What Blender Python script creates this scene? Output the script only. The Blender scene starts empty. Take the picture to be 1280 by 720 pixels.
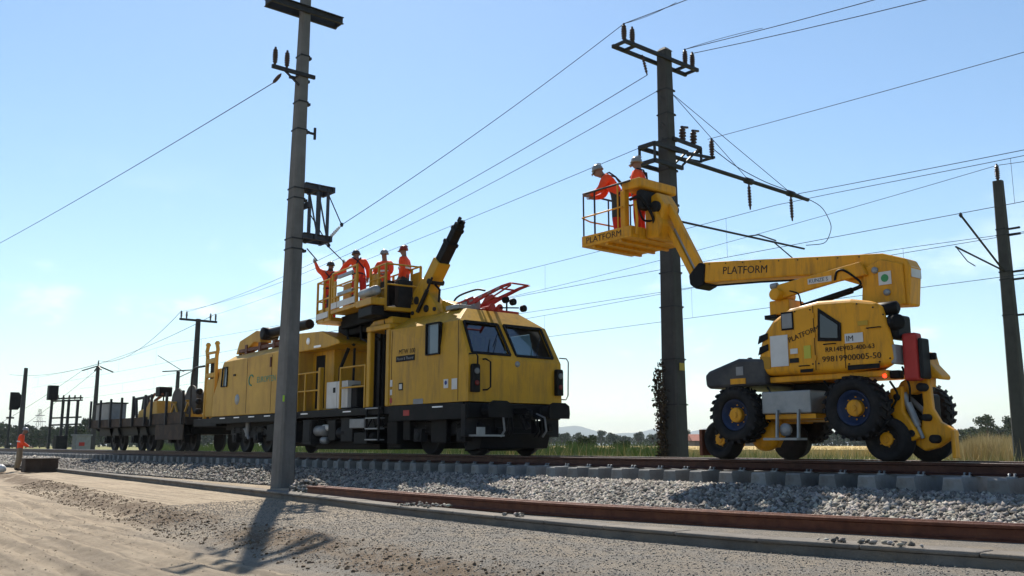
import bpy, bmesh, math, random
import numpy as np
from mathutils import Vector, Matrix
random.seed(7)
RNG = np.random.default_rng(11)
sc = bpy.context.scene
COL = sc.collection
R = math.radians

# ------------------------------------------------------------------ camera, sky, sun, exposure
PITCH = math.atan((556 - 360) / 1150.0)
EYE = 0.24                                   # rail top is z = 0
cd = bpy.data.cameras.new('camera'); cam = bpy.data.objects.new('camera', cd); COL.objects.link(cam)
cd.sensor_width = 36.0; cd.lens = 36.0 * 1150 / 1280
cd.clip_start = 0.1; cd.clip_end = 30000
cam.location = (0, 0, EYE); cam.rotation_euler = (math.pi / 2 + PITCH, 0, 0)
sc.camera = cam

SUN_EL = R(47.5); SUN_AZ = R(11.6)             # azimuth left of +Y
sd = bpy.data.lights.new('sun', 'SUN'); sun = bpy.data.objects.new('sun', sd); COL.objects.link(sun)
sd.energy = 5.0; sd.angle = R(0.53); sd.color = (1.0, 0.93, 0.82)
to_sun = Vector((-math.sin(SUN_AZ) * math.cos(SUN_EL), math.cos(SUN_AZ) * math.cos(SUN_EL), math.sin(SUN_EL)))
sun.rotation_euler = to_sun.to_track_quat('Z', 'Y').to_euler()
sun.location = (0, 0, 60)

wd = bpy.data.worlds.new('World'); sc.world = wd; wd.use_nodes = True
nt = wd.node_tree; nt.nodes.clear()
def wn(t, **k):
    n = nt.nodes.new(t)
    for a, v in k.items(): setattr(n, a, v)
    return n
out = wn('ShaderNodeOutputWorld'); bg = wn('ShaderNodeBackground')
sky = wn('ShaderNodeTexSky', sky_type='NISHITA', sun_disc=False)
sky.sun_elevation = SUN_EL; sky.sun_rotation = -SUN_AZ
sky.altitude = 200; sky.air_density = 1.15; sky.dust_density = 0.22; sky.ozone_density = 1.0
geo = wn('ShaderNodeTexCoord')
mp = wn('ShaderNodeMapping'); mp.inputs['Scale'].default_value = (5.0, 5.0, 11.0)
n1 = wn('ShaderNodeTexNoise'); n1.inputs['Scale'].default_value = 1.5; n1.inputs['Detail'].default_value = 9; n1.inputs['Roughness'].default_value = 0.6
nt.links.new(geo.outputs['Generated'], mp.inputs['Vector']); nt.links.new(mp.outputs['Vector'], n1.inputs['Vector'])
cr = wn('ShaderNodeMapRange', interpolation_type='SMOOTHSTEP'); cr.inputs[1].default_value = 0.52; cr.inputs[2].default_value = 0.68
nt.links.new(n1.outputs['Fac'], cr.inputs[0])
sep = wn('ShaderNodeSeparateXYZ'); nt.links.new(geo.outputs['Generated'], sep.inputs[0])
lo = wn('ShaderNodeMapRange', interpolation_type='SMOOTHSTEP'); lo.inputs[1].default_value = 0.30; lo.inputs[2].default_value = 0.06; lo.inputs[3].default_value = 0.0; lo.inputs[4].default_value = 0.5
nt.links.new(sep.outputs['Z'], lo.inputs[0])
mu = wn('ShaderNodeMath', operation='MULTIPLY'); nt.links.new(cr.outputs[0], mu.inputs[0]); nt.links.new(lo.outputs[0], mu.inputs[1])
mx = wn('ShaderNodeMix', data_type='RGBA'); nt.links.new(mu.outputs[0], mx.inputs[0]); nt.links.new(sky.outputs[0], mx.inputs[6])
mx.inputs[7].default_value = (12.5, 11.9, 11.5, 1)
tint = wn('ShaderNodeMix', data_type='RGBA', blend_type='MULTIPLY'); tint.inputs[0].default_value = 1.0; tint.inputs[7].default_value = (0.89, 1.0, 1.06, 1)
nt.links.new(mx.outputs[2], tint.inputs[6])
nt.links.new(tint.outputs[2], bg.inputs['Color']); bg.inputs['Strength'].default_value = 0.078
nt.links.new(bg.outputs[0], out.inputs[0])
vs = sc.view_settings
vs.view_transform = 'Standard'; vs.look = 'None'; vs.gamma = 1; vs.exposure = 0.82; vs.use_curve_mapping = False
sc.render.resolution_x = 1024; sc.render.resolution_y = 576

# ------------------------------------------------------------------ track frame: local x along the track (to the right), y away from the camera
AL = R(50)
TO = np.array([5.146, 15.084, 0.0]); TF = np.array([math.cos(AL), -math.sin(AL), 0]); TY = np.array([math.sin(AL), math.cos(AL), 0])
def W(x, y, z): return TO + TF * x + TY * y + np.array([0, 0, z])
OFF = {}

# ------------------------------------------------------------------ materials
MATS = {}
def mat(name, col, rough=0.7, metal=0.0, var=0.0, vscale=3.0, bump=0.0, bscale=40.0, dirt=None, dirt_amt=0.4, dscale=1.5, emit=None, spec=0.22, coat=0.0, streak=False, orand=0.0):
    if name in MATS: return MATS[name]
    m = bpy.data.materials.new(name); m.use_nodes = True; t = m.node_tree; N = t.nodes; Lk = t.links
    b = N['Principled BSDF']
    b.inputs['Base Color'].default_value = (*col, 1); b.inputs['Roughness'].default_value = rough; b.inputs['Metallic'].default_value = metal
    b.inputs['Specular IOR Level'].default_value = spec
    if coat: b.inputs['Coat Weight'].default_value = coat; b.inputs['Coat Roughness'].default_value = 0.25
    tc = N.new('ShaderNodeTexCoord'); cur = None
    if var:
        n = N.new('ShaderNodeTexNoise'); n.inputs['Scale'].default_value = vscale; n.inputs['Detail'].default_value = 6; n.inputs['Roughness'].default_value = 0.65
        Lk.new(tc.outputs['Object'], n.inputs['Vector'])
        r = N.new('ShaderNodeMapRange'); r.inputs[1].default_value = 0.3; r.inputs[2].default_value = 0.7; r.inputs[3].default_value = 1 - var; r.inputs[4].default_value = 1 + var
        Lk.new(n.outputs['Fac'], r.inputs[0])
        mm = N.new('ShaderNodeVectorMath'); mm.operation = 'SCALE'; mm.inputs[0].default_value = col
        Lk.new(r.outputs[0], mm.inputs['Scale']); cur = mm.outputs[0]
    if dirt:
        n = N.new('ShaderNodeTexNoise'); n.inputs['Scale'].default_value = dscale; n.inputs['Detail'].default_value = 8; n.inputs['Roughness'].default_value = 0.7
        if streak:
            mpn = N.new('ShaderNodeMapping'); mpn.inputs['Scale'].default_value = (3.0, 3.0, 0.45); Lk.new(tc.outputs['Object'], mpn.inputs['Vector']); Lk.new(mpn.outputs[0], n.inputs['Vector'])
        else: Lk.new(tc.outputs['Object'], n.inputs['Vector'])
        r = N.new('ShaderNodeMapRange'); r.inputs[1].default_value = 0.48; r.inputs[2].default_value = 0.72; r.inputs[4].default_value = dirt_amt
        Lk.new(n.outputs['Fac'], r.inputs[0])
        mxn = N.new('ShaderNodeMix'); mxn.data_type = 'RGBA'; Lk.new(r.outputs[0], mxn.inputs[0])
        if cur: Lk.new(cur, mxn.inputs[6])
        else: mxn.inputs[6].default_value = (*col, 1)
        mxn.inputs[7].default_value = (*dirt, 1); cur = mxn.outputs[2]
    if orand and cur:
        oi = N.new('ShaderNodeObjectInfo'); r = N.new('ShaderNodeMapRange'); r.inputs[3].default_value = 1 - orand; r.inputs[4].default_value = 1 + orand; Lk.new(oi.outputs['Random'], r.inputs[0])
        mm = N.new('ShaderNodeVectorMath'); mm.operation = 'SCALE'; Lk.new(cur, mm.inputs[0]); Lk.new(r.outputs[0], mm.inputs['Scale']); cur = mm.outputs[0]
    if cur: Lk.new(cur, b.inputs['Base Color'])
    if bump:
        n = N.new('ShaderNodeTexNoise'); n.inputs['Scale'].default_value = bscale; n.inputs['Detail'].default_value = 5
        Lk.new(tc.outputs['Object'], n.inputs['Vector'])
        bn = N.new('ShaderNodeBump'); bn.inputs['Strength'].default_value = bump; bn.inputs['Distance'].default_value = 0.02
        Lk.new(n.outputs['Fac'], bn.inputs['Height']); Lk.new(bn.outputs[0], b.inputs['Normal'])
    if emit: b.inputs['Emission Color'].default_value = (*emit[0], 1); b.inputs['Emission Strength'].default_value = emit[1]
    MATS[name] = m; return m
def glass(name, tint=(0.45, 0.55, 0.6), gl=0.12):
    m = bpy.data.materials.new(name); m.use_nodes = True; t = m.node_tree; N = t.nodes; N.clear()
    o = N.new('ShaderNodeOutputMaterial'); tr = N.new('ShaderNodeBsdfTransparent'); tr.inputs[0].default_value = (*tint, 1)
    g = N.new('ShaderNodeBsdfGlossy'); g.inputs['Roughness'].default_value = 0.04; g.inputs[0].default_value = (0.9, 0.95, 1, 1)
    f = N.new('ShaderNodeLayerWeight'); f.inputs[0].default_value = 0.35
    r = N.new('ShaderNodeMapRange'); r.inputs[3].default_value = gl; r.inputs[4].default_value = 0.8; t.links.new(f.outputs['Fresnel'], r.inputs[0])
    mxs = N.new('ShaderNodeMixShader'); t.links.new(r.outputs[0], mxs.inputs[0]); t.links.new(tr.outputs[0], mxs.inputs[1]); t.links.new(g.outputs[0], mxs.inputs[2]); t.links.new(mxs.outputs[0], o.inputs[0])
    MATS[name] = m; return m

YEL = mat('yellow_paint_train', (0.47, 0.256, 0.016), 0.45, var=0.10, vscale=1.6, dirt=(0.12, 0.07, 0.03), dirt_amt=0.62, dscale=1.7, streak=True, bump=0.03, bscale=6)
YELR = mat('yellow_paint_worn', (0.48, 0.285, 0.05), 0.55, var=0.14, vscale=1.2, dirt=(0.24, 0.10, 0.03), dirt_amt=0.6, dscale=0.9, streak=True, bump=0.04, bscale=6)
ORA = mat('yellow_paint_lift', (0.64, 0.290, 0.012), 0.42, var=0.08, vscale=2.2, dirt=(0.16, 0.08, 0.025), dirt_amt=0.62, dscale=2.8, streak=True, bump=0.04, bscale=5)
BLK = mat('black_steel', (0.009, 0.009, 0.010), 0.55, var=0.3, vscale=4, spec=0.10, dirt=(0.022, 0.019, 0.015), dirt_amt=0.5, dscale=3)
DKG = mat('dark_grey_underframe', (0.016, 0.0165, 0.018), 0.6, var=0.3, vscale=3, spec=0.12, dirt=(0.035, 0.028, 0.022), dirt_amt=0.6, dscale=2.2)
GRY = mat('grey_steel', (0.22, 0.225, 0.23), 0.5, 0.2, var=0.15, vscale=4, dirt=(0.16, 0.14, 0.12), dirt_amt=0.4)
GALV = mat('galvanised_steel', (0.24, 0.255, 0.265), 0.45, 0.4, var=0.2, vscale=6, dirt=(0.2, 0.18, 0.15), dirt_amt=0.4)
WHT = mat('white_panel', (0.55, 0.55, 0.535), 0.5, var=0.06, vscale=5, dirt=(0.4, 0.37, 0.32), dirt_amt=0.4)
RED = mat('red_paint', (0.38, 0.035, 0.03), 0.5, var=0.15, vscale=3, dirt=(0.14, 0.04, 0.03), dirt_amt=0.5)
RUST = mat('rusty_rail', (0.105, 0.036, 0.020), 0.55, 0.2, var=0.3, vscale=7, dirt=(0.20, 0.075, 0.035), dirt_amt=0.6, dscale=5, bump=0.2)
RUSTD = mat('dark_track_rail', (0.050, 0.021, 0.015), 0.5, 0.2, var=0.3, vscale=7, dirt=(0.10, 0.042, 0.025), dirt_amt=0.6, dscale=5, bump=0.2)
RAILH = mat('rail_head_steel', (0.36, 0.33, 0.31), 0.30, 0.9, var=0.2, vscale=9)
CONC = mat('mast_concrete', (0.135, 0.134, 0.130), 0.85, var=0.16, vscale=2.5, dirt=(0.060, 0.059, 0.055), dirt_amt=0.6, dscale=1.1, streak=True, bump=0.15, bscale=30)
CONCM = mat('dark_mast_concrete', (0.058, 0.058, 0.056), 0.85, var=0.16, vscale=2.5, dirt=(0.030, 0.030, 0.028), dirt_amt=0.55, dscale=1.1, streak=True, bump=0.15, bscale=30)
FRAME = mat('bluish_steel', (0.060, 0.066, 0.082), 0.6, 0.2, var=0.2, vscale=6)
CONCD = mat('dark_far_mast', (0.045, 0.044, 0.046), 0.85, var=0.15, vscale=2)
CONC2 = mat('pale_concrete', (0.135, 0.122, 0.108), 0.9, var=0.3, vscale=3, dirt=(0.20, 0.165, 0.125), dirt_amt=0.85, dscale=1.4, bump=0.6, bscale=35)
SLEEP = mat('sleeper_concrete', (0.215, 0.215, 0.21), 0.85, var=0.14, vscale=4, dirt=(0.12, 0.095, 0.07), dirt_amt=0.7, dscale=3, bump=0.25, orand=0.22)
RUB = mat('tyre_rubber', (0.013, 0.013, 0.014), 0.85, var=0.3, vscale=8, dirt=(0.05, 0.044, 0.036), dirt_amt=0.5, dscale=5)
BLUE = mat('blue_rim', (0.010, 0.024, 0.07), 0.5, var=0.2, dirt=(0.07, 0.06, 0.05), dirt_amt=0.5)
INSUL = mat('insulator_ceramic', (0.055, 0.035, 0.03), 0.3)
INSW = mat('insulator_white', (0.78, 0.79, 0.80), 0.4)
WIRE = mat('wire_copper_grey', (0.045, 0.05, 0.056), 0.9, 0.0, spec=0.03)
DSTEEL = mat('weathered_steel', (0.035, 0.036, 0.038), 0.6, 0.3, var=0.25, vscale=5)
SKIN = mat('skin', (0.24, 0.13, 0.09), 0.6)
JACK = mat('hi_vis_orange', (0.78, 0.075, 0.022), 0.75, var=0.12, vscale=9, bump=0.25, bscale=18)
TRO = mat('work_trousers_khaki', (0.20, 0.155, 0.10), 0.9, var=0.15, vscale=9, bump=0.25, bscale=18)
TROR = mat('work_trousers_red', (0.42, 0.03, 0.025), 0.85, var=0.15, vscale=9, bump=0.25, bscale=18)
TROD = mat('work_trousers_dark', (0.045, 0.052, 0.050), 0.9, var=0.15, vscale=9, bump=0.25, bscale=18)
BOOT = mat('boot_leather', (0.03, 0.024, 0.02), 0.7)
HELM = mat('helmet_white', (0.22, 0.22, 0.215), 0.3)
HELD = mat('helmet_dark', (0.05, 0.045, 0.045), 0.4)
HELR = mat('helmet_red', (0.22, 0.03, 0.02), 0.4)
STRAP = mat('harness_webbing', (0.02, 0.022, 0.03), 0.85)
REFL = mat('reflective_tape', (0.62, 0.63, 0.62), 0.4)
INK = mat('lettering_black', (0.012, 0.012, 0.012), 0.6)
TEAL = mat('lettering_teal', (0.05, 0.22, 0.15), 0.6)
GLS = glass('window_glass'); GLD = glass('window_glass_dark', (0.34, 0.38, 0.40), 0.12)
MIRR = mat('pale_reflecting_pane', (0.10, 0.14, 0.18), 0.12, 0.0, spec=0.6)
TAIL = mat('tail_lamp_red', (0.8, 0.02, 0.01), 0.4, emit=((1.0, 0.03, 0.01), 3.0))
LAMPW = mat('lamp_strip_white', (0.9, 0.9, 0.88), 0.4)

# ------------------------------------------------------------------ mesh building
class MB:
    def __init__(s): s.v = []; s.f = []; s.sm = []
    def add(s, vs_, fs, smooth=False):
        o = len(s.v); s.v.extend([tuple(map(float, p)) for p in vs_])
        for f in fs: s.f.append(tuple(i + o for i in f)); s.sm.append(smooth)
        return s
    def box(s, x0, x1, y0, y1, z0, z1):
        return s.add([(x0, y0, z0), (x1, y0, z0), (x1, y1, z0), (x0, y1, z0), (x0, y0, z1), (x1, y0, z1), (x1, y1, z1), (x0, y1, z1)],
                     [(0, 3, 2, 1), (4, 5, 6, 7), (0, 1, 5, 4), (1, 2, 6, 5), (2, 3, 7, 6), (3, 0, 4, 7)])
    def prism(s, pts, a, b, axis='y', pts2=None):
        n = len(pts); pts2 = pts2 or pts
        def P(p, t): return {'y': (p[0], t, p[1]), 'x': (t, p[0], p[1]), 'z': (p[0], p[1], t)}[axis]
        vs_ = [P(p, a) for p in pts] + [P(p, b) for p in pts2]
        fs = [tuple(range(n)), tuple(range(2 * n - 1, n - 1, -1))] + [(i, n + i, n + (i + 1) % n, (i + 1) % n) for i in range(n)]
        return s.add(vs_, fs)
    def bar(s, p, q, w, h=None, up=(0, 0, 1)):
        h = h or w; p = np.array(p, float); q = np.array(q, float); d = q - p; d /= np.linalg.norm(d)
        u = np.array(up, float)
        if abs(d @ u) > 0.98: u = np.array([1.0, 0, 0])
        a = np.cross(d, u); a /= np.linalg.norm(a); b = np.cross(a, d)
        c = [a * i * w / 2 + b * j * h / 2 for i, j in ((-1, -1), (1, -1), (1, 1), (-1, 1))]
        return s.add([p + k for k in c] + [q + k for k in c], [(3, 2, 1, 0), (4, 5, 6, 7), (0, 1, 5, 4), (1, 2, 6, 5), (2, 3, 7, 6), (3, 0, 4, 7)])
    def tube(s, path, r, n=8, r2=None, cap=True):
        path = [np.array(p, float) for p in path]; m = len(path); vs_ = []; fs = []
        rr = r if isinstance(r, (list, tuple)) else [r + ((r2 if r2 is not None else r) - r) * i / (m - 1) for i in range(m)]
        pu = None
        for i in range(m):
            d = path[min(i + 1, m - 1)] - path[max(i - 1, 0)]; d = d / (np.linalg.norm(d) + 1e-12)
            u = np.array([0, 0, 1.0]) if pu is None else pu
            if abs(d @ u) > 0.95: u = np.array([1.0, 0, 0]) if abs(d[0]) < 0.9 else np.array([0, 1.0, 0])
            a = np.cross(d, u); a /= np.linalg.norm(a); b = np.cross(a, d); pu = b
            for k in range(n):
                t = 2 * math.pi * k / n
                vs_.append(path[i] + rr[i] * (a * math.cos(t) + b * math.sin(t)))
        for i in range(m - 1):
            for k in range(n): fs.append((i * n + k, i * n + (k + 1) % n, (i + 1) * n + (k + 1) % n, (i + 1) * n + k))
        s.add(vs_, fs, n > 5)
        if cap: s.add([vs_[k] for k in range(n)], [tuple(range(n - 1, -1, -1))]); s.add([vs_[(m - 1) * n + k] for k in range(n)], [tuple(range(n))])
        return s
    def lathe(s, c, axis, prof, n=24, smooth=True):   # prof: (offset along axis, radius)
        c = np.array(c, float); d = np.array(axis, float); d /= np.linalg.norm(d)
        u = np.array([0, 0, 1.0]) if abs(d[2]) < 0.9 else np.array([1.0, 0, 0])
        a = np.cross(d, u); a /= np.linalg.norm(a); b = np.cross(a, d); vs_ = []; fs = []; m = len(prof)
        for o, r in prof:
            for k in range(n):
                t = 2 * math.pi * k / n; vs_.append(c + d * o + r * (a * math.cos(t) + b * math.sin(t)))
        for i in range(m - 1):
            for k in range(n): fs.append((i * n + k, i * n + (k + 1) % n, (i + 1) * n + (k + 1) % n, (i + 1) * n + k))
        s.add(vs_, fs, smooth)
        s.add([vs_[k] for k in range(n)], [tuple(range(n - 1, -1, -1))]); s.add([vs_[(m - 1) * n + k] for k in range(n)], [tuple(range(n))])
        return s
    def mesh(s, name, off=(0, 0, 0)):
        me = bpy.data.meshes.new(name); o = np.array(off, float)
        me.from_pydata([tuple(np.array(p) - o) for p in s.v], [], s.f); me.update()
        if any(s.sm): me.polygons.foreach_set('use_smooth', s.sm)
        bm = bmesh.new(); bm.from_mesh(me); bmesh.ops.recalc_face_normals(bm, faces=bm.faces); bm.to_mesh(me); bm.free()
        return me
    def build(s, name, material, parent=None, bev=0.0, seg=2):
        off = OFF.get(parent.name, (0, 0, 0)) if parent else (0, 0, 0)
        o = bpy.data.objects.new(name, s.mesh(name, off)); COL.objects.link(o)
        if material: o.data.materials.append(material)
        if parent: o.parent = parent; OFF[o.name] = off
        if bev:
            md = o.modifiers.new('bevel', 'BEVEL'); md.width = bev; md.segments = seg; md.limit_method = 'ANGLE'; md.angle_limit = R(35)
            md.harden_normals = False
        return o
def tag(o, label, cat=None, group=None, kind=None):
    if label: o['label'] = label
    if cat: o['category'] = cat
    if group: o['group'] = group
    if kind: o['kind'] = kind
    return o
def thing(name, label, cat, org=(0, 0, 0), track=True, group=None):
    e = bpy.data.objects.new(name, None); COL.objects.link(e); e.empty_display_size = 0.2
    e.location = W(*org) if track else org
    if track: e.rotation_euler = (0, 0, -AL)
    OFF[e.name] = org
    return tag(e, label, cat, group)
def solo(mb, name, material, label, cat, org=(0, 0, 0), track=True, group=None, kind=None, bev=0):
    o = bpy.data.objects.new(name, mb.mesh(name, org)); COL.objects.link(o)
    if material: o.data.materials.append(material)
    o.location = W(*org) if track else org
    if track: o.rotation_euler = (0, 0, -AL)
    OFF[o.name] = org
    if bev:
        md = o.modifiers.new('bevel', 'BEVEL'); md.width = bev; md.segments = 2; md.limit_method = 'ANGLE'
    return tag(o, label, cat, group, kind)
def hull_mesh(pts):
    bm = bmesh.new()
    for p in pts: bm.verts.new(p)
    r = bmesh.ops.convex_hull(bm, input=bm.verts)
    bmesh.ops.delete(bm, geom=[g for g in r['geom_interior'] if isinstance(g, bmesh.types.BMVert)], context='VERTS')
    bmesh.ops.dissolve_limit(bm, angle_limit=R(2), verts=bm.verts, edges=bm.edges)
    me = bpy.data.meshes.new('hull'); bm.to_mesh(me); bm.free(); return me
def cut(me, cutters):
    """boolean difference of a mesh with a list of meshes"""
    o = bpy.data.objects.new('tmp', me); COL.objects.link(o); tmp = [o]
    for c in cutters:
        k = bpy.data.objects.new('tmpc', c); COL.objects.link(k); tmp.append(k)
        md = o.modifiers.new('b', 'BOOLEAN'); md.object = k; md.operation = 'DIFFERENCE'; md.solver = 'EXACT'
    dg = bpy.context.evaluated_depsgraph_get(); dg.update()
    res = bpy.data.meshes.new_from_object(o.evaluated_get(dg))
    for t in tmp: bpy.data.objects.remove(t)
    return res
def put_mesh(me, name, material, parent, bev=0):
    off = OFF.get(parent.name, (0, 0, 0)); me.transform(Matrix.Translation(-Vector(off))); me.name = name
    o = bpy.data.objects.new(name, me); COL.objects.link(o); me.materials.clear(); me.materials.append(material); o.parent = parent; OFF[o.name] = off
    if bev:
        md = o.modifiers.new('bevel', 'BEVEL'); md.width = bev; md.segments = 2; md.limit_method = 'ANGLE'; md.angle_limit = R(30)
    return o
def lettering(text, size, org, xdir, ydir, material, parent, name='lettering', bold=0.0, thick=0.002, sx=1.0):
    cu = bpy.data.curves.new('txt', 'FONT'); cu.body = text; cu.size = size; cu.extrude = thick; cu.offset = 0; cu.resolution_u = 2
    t = bpy.data.objects.new('txt', cu); COL.objects.link(t)
    dg = bpy.context.evaluated_depsgraph_get(); dg.update()
    me = bpy.data.meshes.new_from_object(t.evaluated_get(dg)); bpy.data.objects.remove(t); bpy.data.curves.remove(cu)
    x = Vector(xdir).normalized(); y = Vector(ydir).normalized(); z = x.cross(y)
    M = Matrix(((x[0] * sx, y[0], z[0], org[0]), (x[1] * sx, y[1], z[1], org[1]), (x[2] * sx, y[2], z[2], org[2]), (0, 0, 0, 1)))
    me.transform(M)
    return put_mesh(me, name, material, parent)
def copy_tree(o, parent=None, **props):
    c = o.copy(); COL.objects.link(c)
    if parent: c.parent = parent
    for k in list(o.children): copy_tree(k, c)
    for a, v in props.items(): c[a] = v
    return c

# value noise on arrays
def vnoise(x, y, seed=0):
    r = np.random.default_rng(seed); T = r.random((256, 256))
    xi = np.floor(x).astype(int); yi = np.floor(y).astype(int); fx = x - xi; fy = y - yi
    fx = fx * fx * (3 - 2 * fx); fy = fy * fy * (3 - 2 * fy)
    a = T[xi % 256, yi % 256]; b = T[(xi + 1) % 256, yi % 256]; c = T[xi % 256, (yi + 1) % 256]; d = T[(xi + 1) % 256, (yi + 1) % 256]
    return (a * (1 - fx) + b * fx) * (1 - fy) + (c * (1 - fx) + d * fx) * fy - 0.5
def fbm(x, y, seed=0, o=4):
    s = 0; a = 1.0
    for i in range(o): s = s + a * vnoise(x * 2 ** i + 13.7 * i, y * 2 ** i + 7.1 * i, seed + i); a *= 0.5
    return s
def sstep(a, b, x):
    t = np.clip((x - a) / (b - a), 0, 1); return t * t * (3 - 2 * t)
def fast_mesh(name, V, Fq, smooth=False):
    """V (n,3), Fq (m,k) numpy arrays"""
    me = bpy.data.meshes.new(name); n = len(V); m, k = Fq.shape
    me.vertices.add(n); me.vertices.foreach_set('co', np.ascontiguousarray(V, dtype=np.float32).ravel())
    me.loops.add(m * k); me.loops.foreach_set('vertex_index', np.ascontiguousarray(Fq, dtype=np.int32).ravel())
    me.polygons.add(m); me.polygons.foreach_set('loop_start', np.arange(0, m * k, k, dtype=np.int32))
    me.update(calc_edges=True)
    if smooth: me.polygons.foreach_set('use_smooth', np.ones(m, dtype=bool))
    return me

# ================================================================== SETTING
# ---------------------------------------------------------------- near ground: bench, soil bank, sandy service road
def wt(x): return np.interp(x, [-120, -60, -35, -19, -10, -4, 0, 2.6, 4.8, 8, 14], [3.0, 3.1, 3.4, 4.45, 5.1, 5.65, 5.8, 5.6, 5.1, 4.6, 4.2])
def wb(x): return np.interp(x, [-120, -60, -38, -18, -6, 0, 4, 14], [4.2, 4.4, 4.8, 6.7, 8.0, 8.15, 7.8, 7.3])
def wfoot(x): return np.interp(x, [-120, -12, -9, -1.5, 1.65, 4.2, 8, 14], [2.35, 3.6, 4.2, 4.3, 3.75, 3.1, 2.2, 1.9])
def ground_h(x, w):
    f = wfoot(x); t = wt(x); b = wb(x)
    z = -0.42 - 0.30 * sstep(1.75, f, w)
    z = z + 0.02 * fbm(x * 3, w * 3, 5, 3) * (w < f)
    heap = np.exp(-((x + 16.5) / 3.2) ** 2) + 0.8 * np.exp(-((x + 9.2) / 0.55) ** 2) * np.exp(-((w - 4.3) / 0.35) ** 2) * 1.3
    z = z + 0.20 * heap * sstep(1.6, 2.6, w) * (1 - sstep(f - 0.6, f + 0.1, w)) * (1 + 0.6 * fbm(x * 1.3, w * 2, 9, 3))
    z = z - 0.10 * sstep(f, t + 0.05, w)
    z = z - 0.04 * sstep(t, b, w)
    z = z + 0.02 * fbm(x * 0.8, w * 1.3, 21, 4) * sstep(t, t + 0.3, w)
    gap = 1 - 0.92 * np.exp(-((x + 5.0) / 0.9) ** 2)
    bb = b + 0.35 * fbm(x * 0.5, x * 0 + 3.3, 31, 3)
    z = z - 0.22 * sstep(bb - 0.6, bb + 0.95, w)
    soil = np.exp(-((w - bb - 0.12) / 0.42) ** 2) * gap * (1 - 0.35 * sstep(-3, 2, x)) * np.clip(0.85 + 1.1 * fbm(x * 0.8, w * 1.6, 45, 3), 0, 1)
    z = z + 0.05 * np.exp(-((w - bb + 0.05) / 0.34) ** 2) * gap * (1 - 0.6 * sstep(-4, 1, x)) * (0.7 + 1.0 * fbm(x * 1.1, w * 1.1, 41, 3))
    cl = np.clip(fbm(x * 5, w * 5, 51, 4) + 0.05, 0, 1)
    z = z + 0.04 * cl * soil
    road = sstep(b + 0.55, b + 1.2, w)
    z = z + road * (0.020 * vnoise(x * 0.05, w * 3.5, 61) + 0.024 * vnoise(x * 0.10, w * 8, 62) + 0.012 * vnoise(x * 0.9, w * 9, 66) + 0.026 * fbm(x * 4.5, w * 5, 63, 4))
    for c, d in ((.95, .05), (1.25, .06), (1.75, .05), (2.3, .05), (2.75, .06), (3.2, .05), (3.9, .05), (4.6, .06)):
        c2 = c + 0.25 * vnoise(x * 0.09, x * 0 + c * 9, 64)
        z = z - road * d * np.exp(-((w - b - c2) / 0.09) ** 2) * (0.6 + vnoise(x * 3.0, x * 0 + c, 65)) + road * d * 0.6 * np.exp(-((w - b - c2 - 0.20) / 0.09) ** 2)
    z = z + 0.016 * fbm(x * 9, w * 9, 71, 3) * sstep(t, t + 0.2, w) * (1 - road)
    return z, soil, road
xs = [16.0]
while xs[-1] > -125:
    d = max(0.055, (6.0 - xs[-1]) * 0.0062); xs.append(xs[-1] - d)
xs = np.array(xs[::-1]); ws = np.concatenate([np.arange(1.2, 12.0, 0.05), np.arange(12.0, 30, 0.35), np.arange(30, 90, 4)])
GX, GW = np.meshgrid(xs, ws, indexing='ij')
GZ, SO, RO = ground_h(GX, GW)
V = np.stack([GX, -GW, GZ], -1).reshape(-1, 3); nx, nw = GX.shape
I = np.arange(nx * nw).reshape(nx, nw)
Fq = np.stack([I[:-1, :-1], I[:-1, 1:], I[1:, 1:], I[1:, :-1]], -1).reshape(-1, 4)[:, ::-1]
me = fast_mesh('service_road', V, Fq, True)
grav = sstep(-9, -1.5, GX + 2.2 * fbm(GX * .7, GW * .7, 81, 3)) * (1 - RO * 0.85) ; ball = (GW < wfoot(GX) + 0.1).astype(float)
for nm, arr in (('soil', SO), ('gravel', grav), ('ballast', ball)):
    a = me.attributes.new(nm, 'FLOAT', 'POINT'); a.data.foreach_set('value', np.ascontiguousarray(arr.reshape(-1), dtype=np.float32))
gm = bpy.data.materials.new('sandy_ground'); gm.use_nodes = True; t = gm.node_tree; N = t.nodes; Lk = t.links; b = N['Principled BSDF']; b.inputs['Roughness'].default_value = 0.95; b.inputs['Specular IOR Level'].default_value = 0.15
tc = N.new('ShaderNodeTexCoord')
def noise(sc_, det=6, ro=0.6):
    n = N.new('ShaderNodeTexNoise'); n.inputs['Scale'].default_value = sc_; n.inputs['Detail'].default_value = det; n.inputs['Roughness'].default_value = ro; Lk.new(tc.outputs['Object'], n.inputs['Vector']); return n.outputs['Fac']
def mixc(f, a, c):
    m = N.new('ShaderNodeMix'); m.data_type = 'RGBA'
    if isinstance(f, float): m.inputs[0].default_value = f
    else: Lk.new(f, m.inputs[0])
    for s_, v in ((6, a), (7, c)):
        if isinstance(v, tuple): m.inputs[s_].default_value = (*v, 1)
        else: Lk.new(v, m.inputs[s_])
    return m.outputs[2]
def rng(v, a, c, d=0.0, e=1.0):
    r = N.new('ShaderNodeMapRange'); r.inputs[1].default_value = a; r.inputs[2].default_value = c; r.inputs[3].default_value = d; r.inputs[4].default_value = e; Lk.new(v, r.inputs[0]); return r.outputs[0]
def attr(nm):
    a = N.new('ShaderNodeAttribute'); a.attribute_name = nm; return a.outputs['Fac']
def mul(a, c):
    m = N.new('ShaderNodeMath'); m.operation = 'MULTIPLY'; Lk.new(a, m.inputs[0])
    if isinstance(c, float): m.inputs[1].default_value = c
    else: Lk.new(c, m.inputs[1])
    return m.outputs[0]
sand = mixc(rng(noise(0.7), .3, .7), (0.33, 0.262, 0.183), (0.42, 0.342, 0.245))
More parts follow.
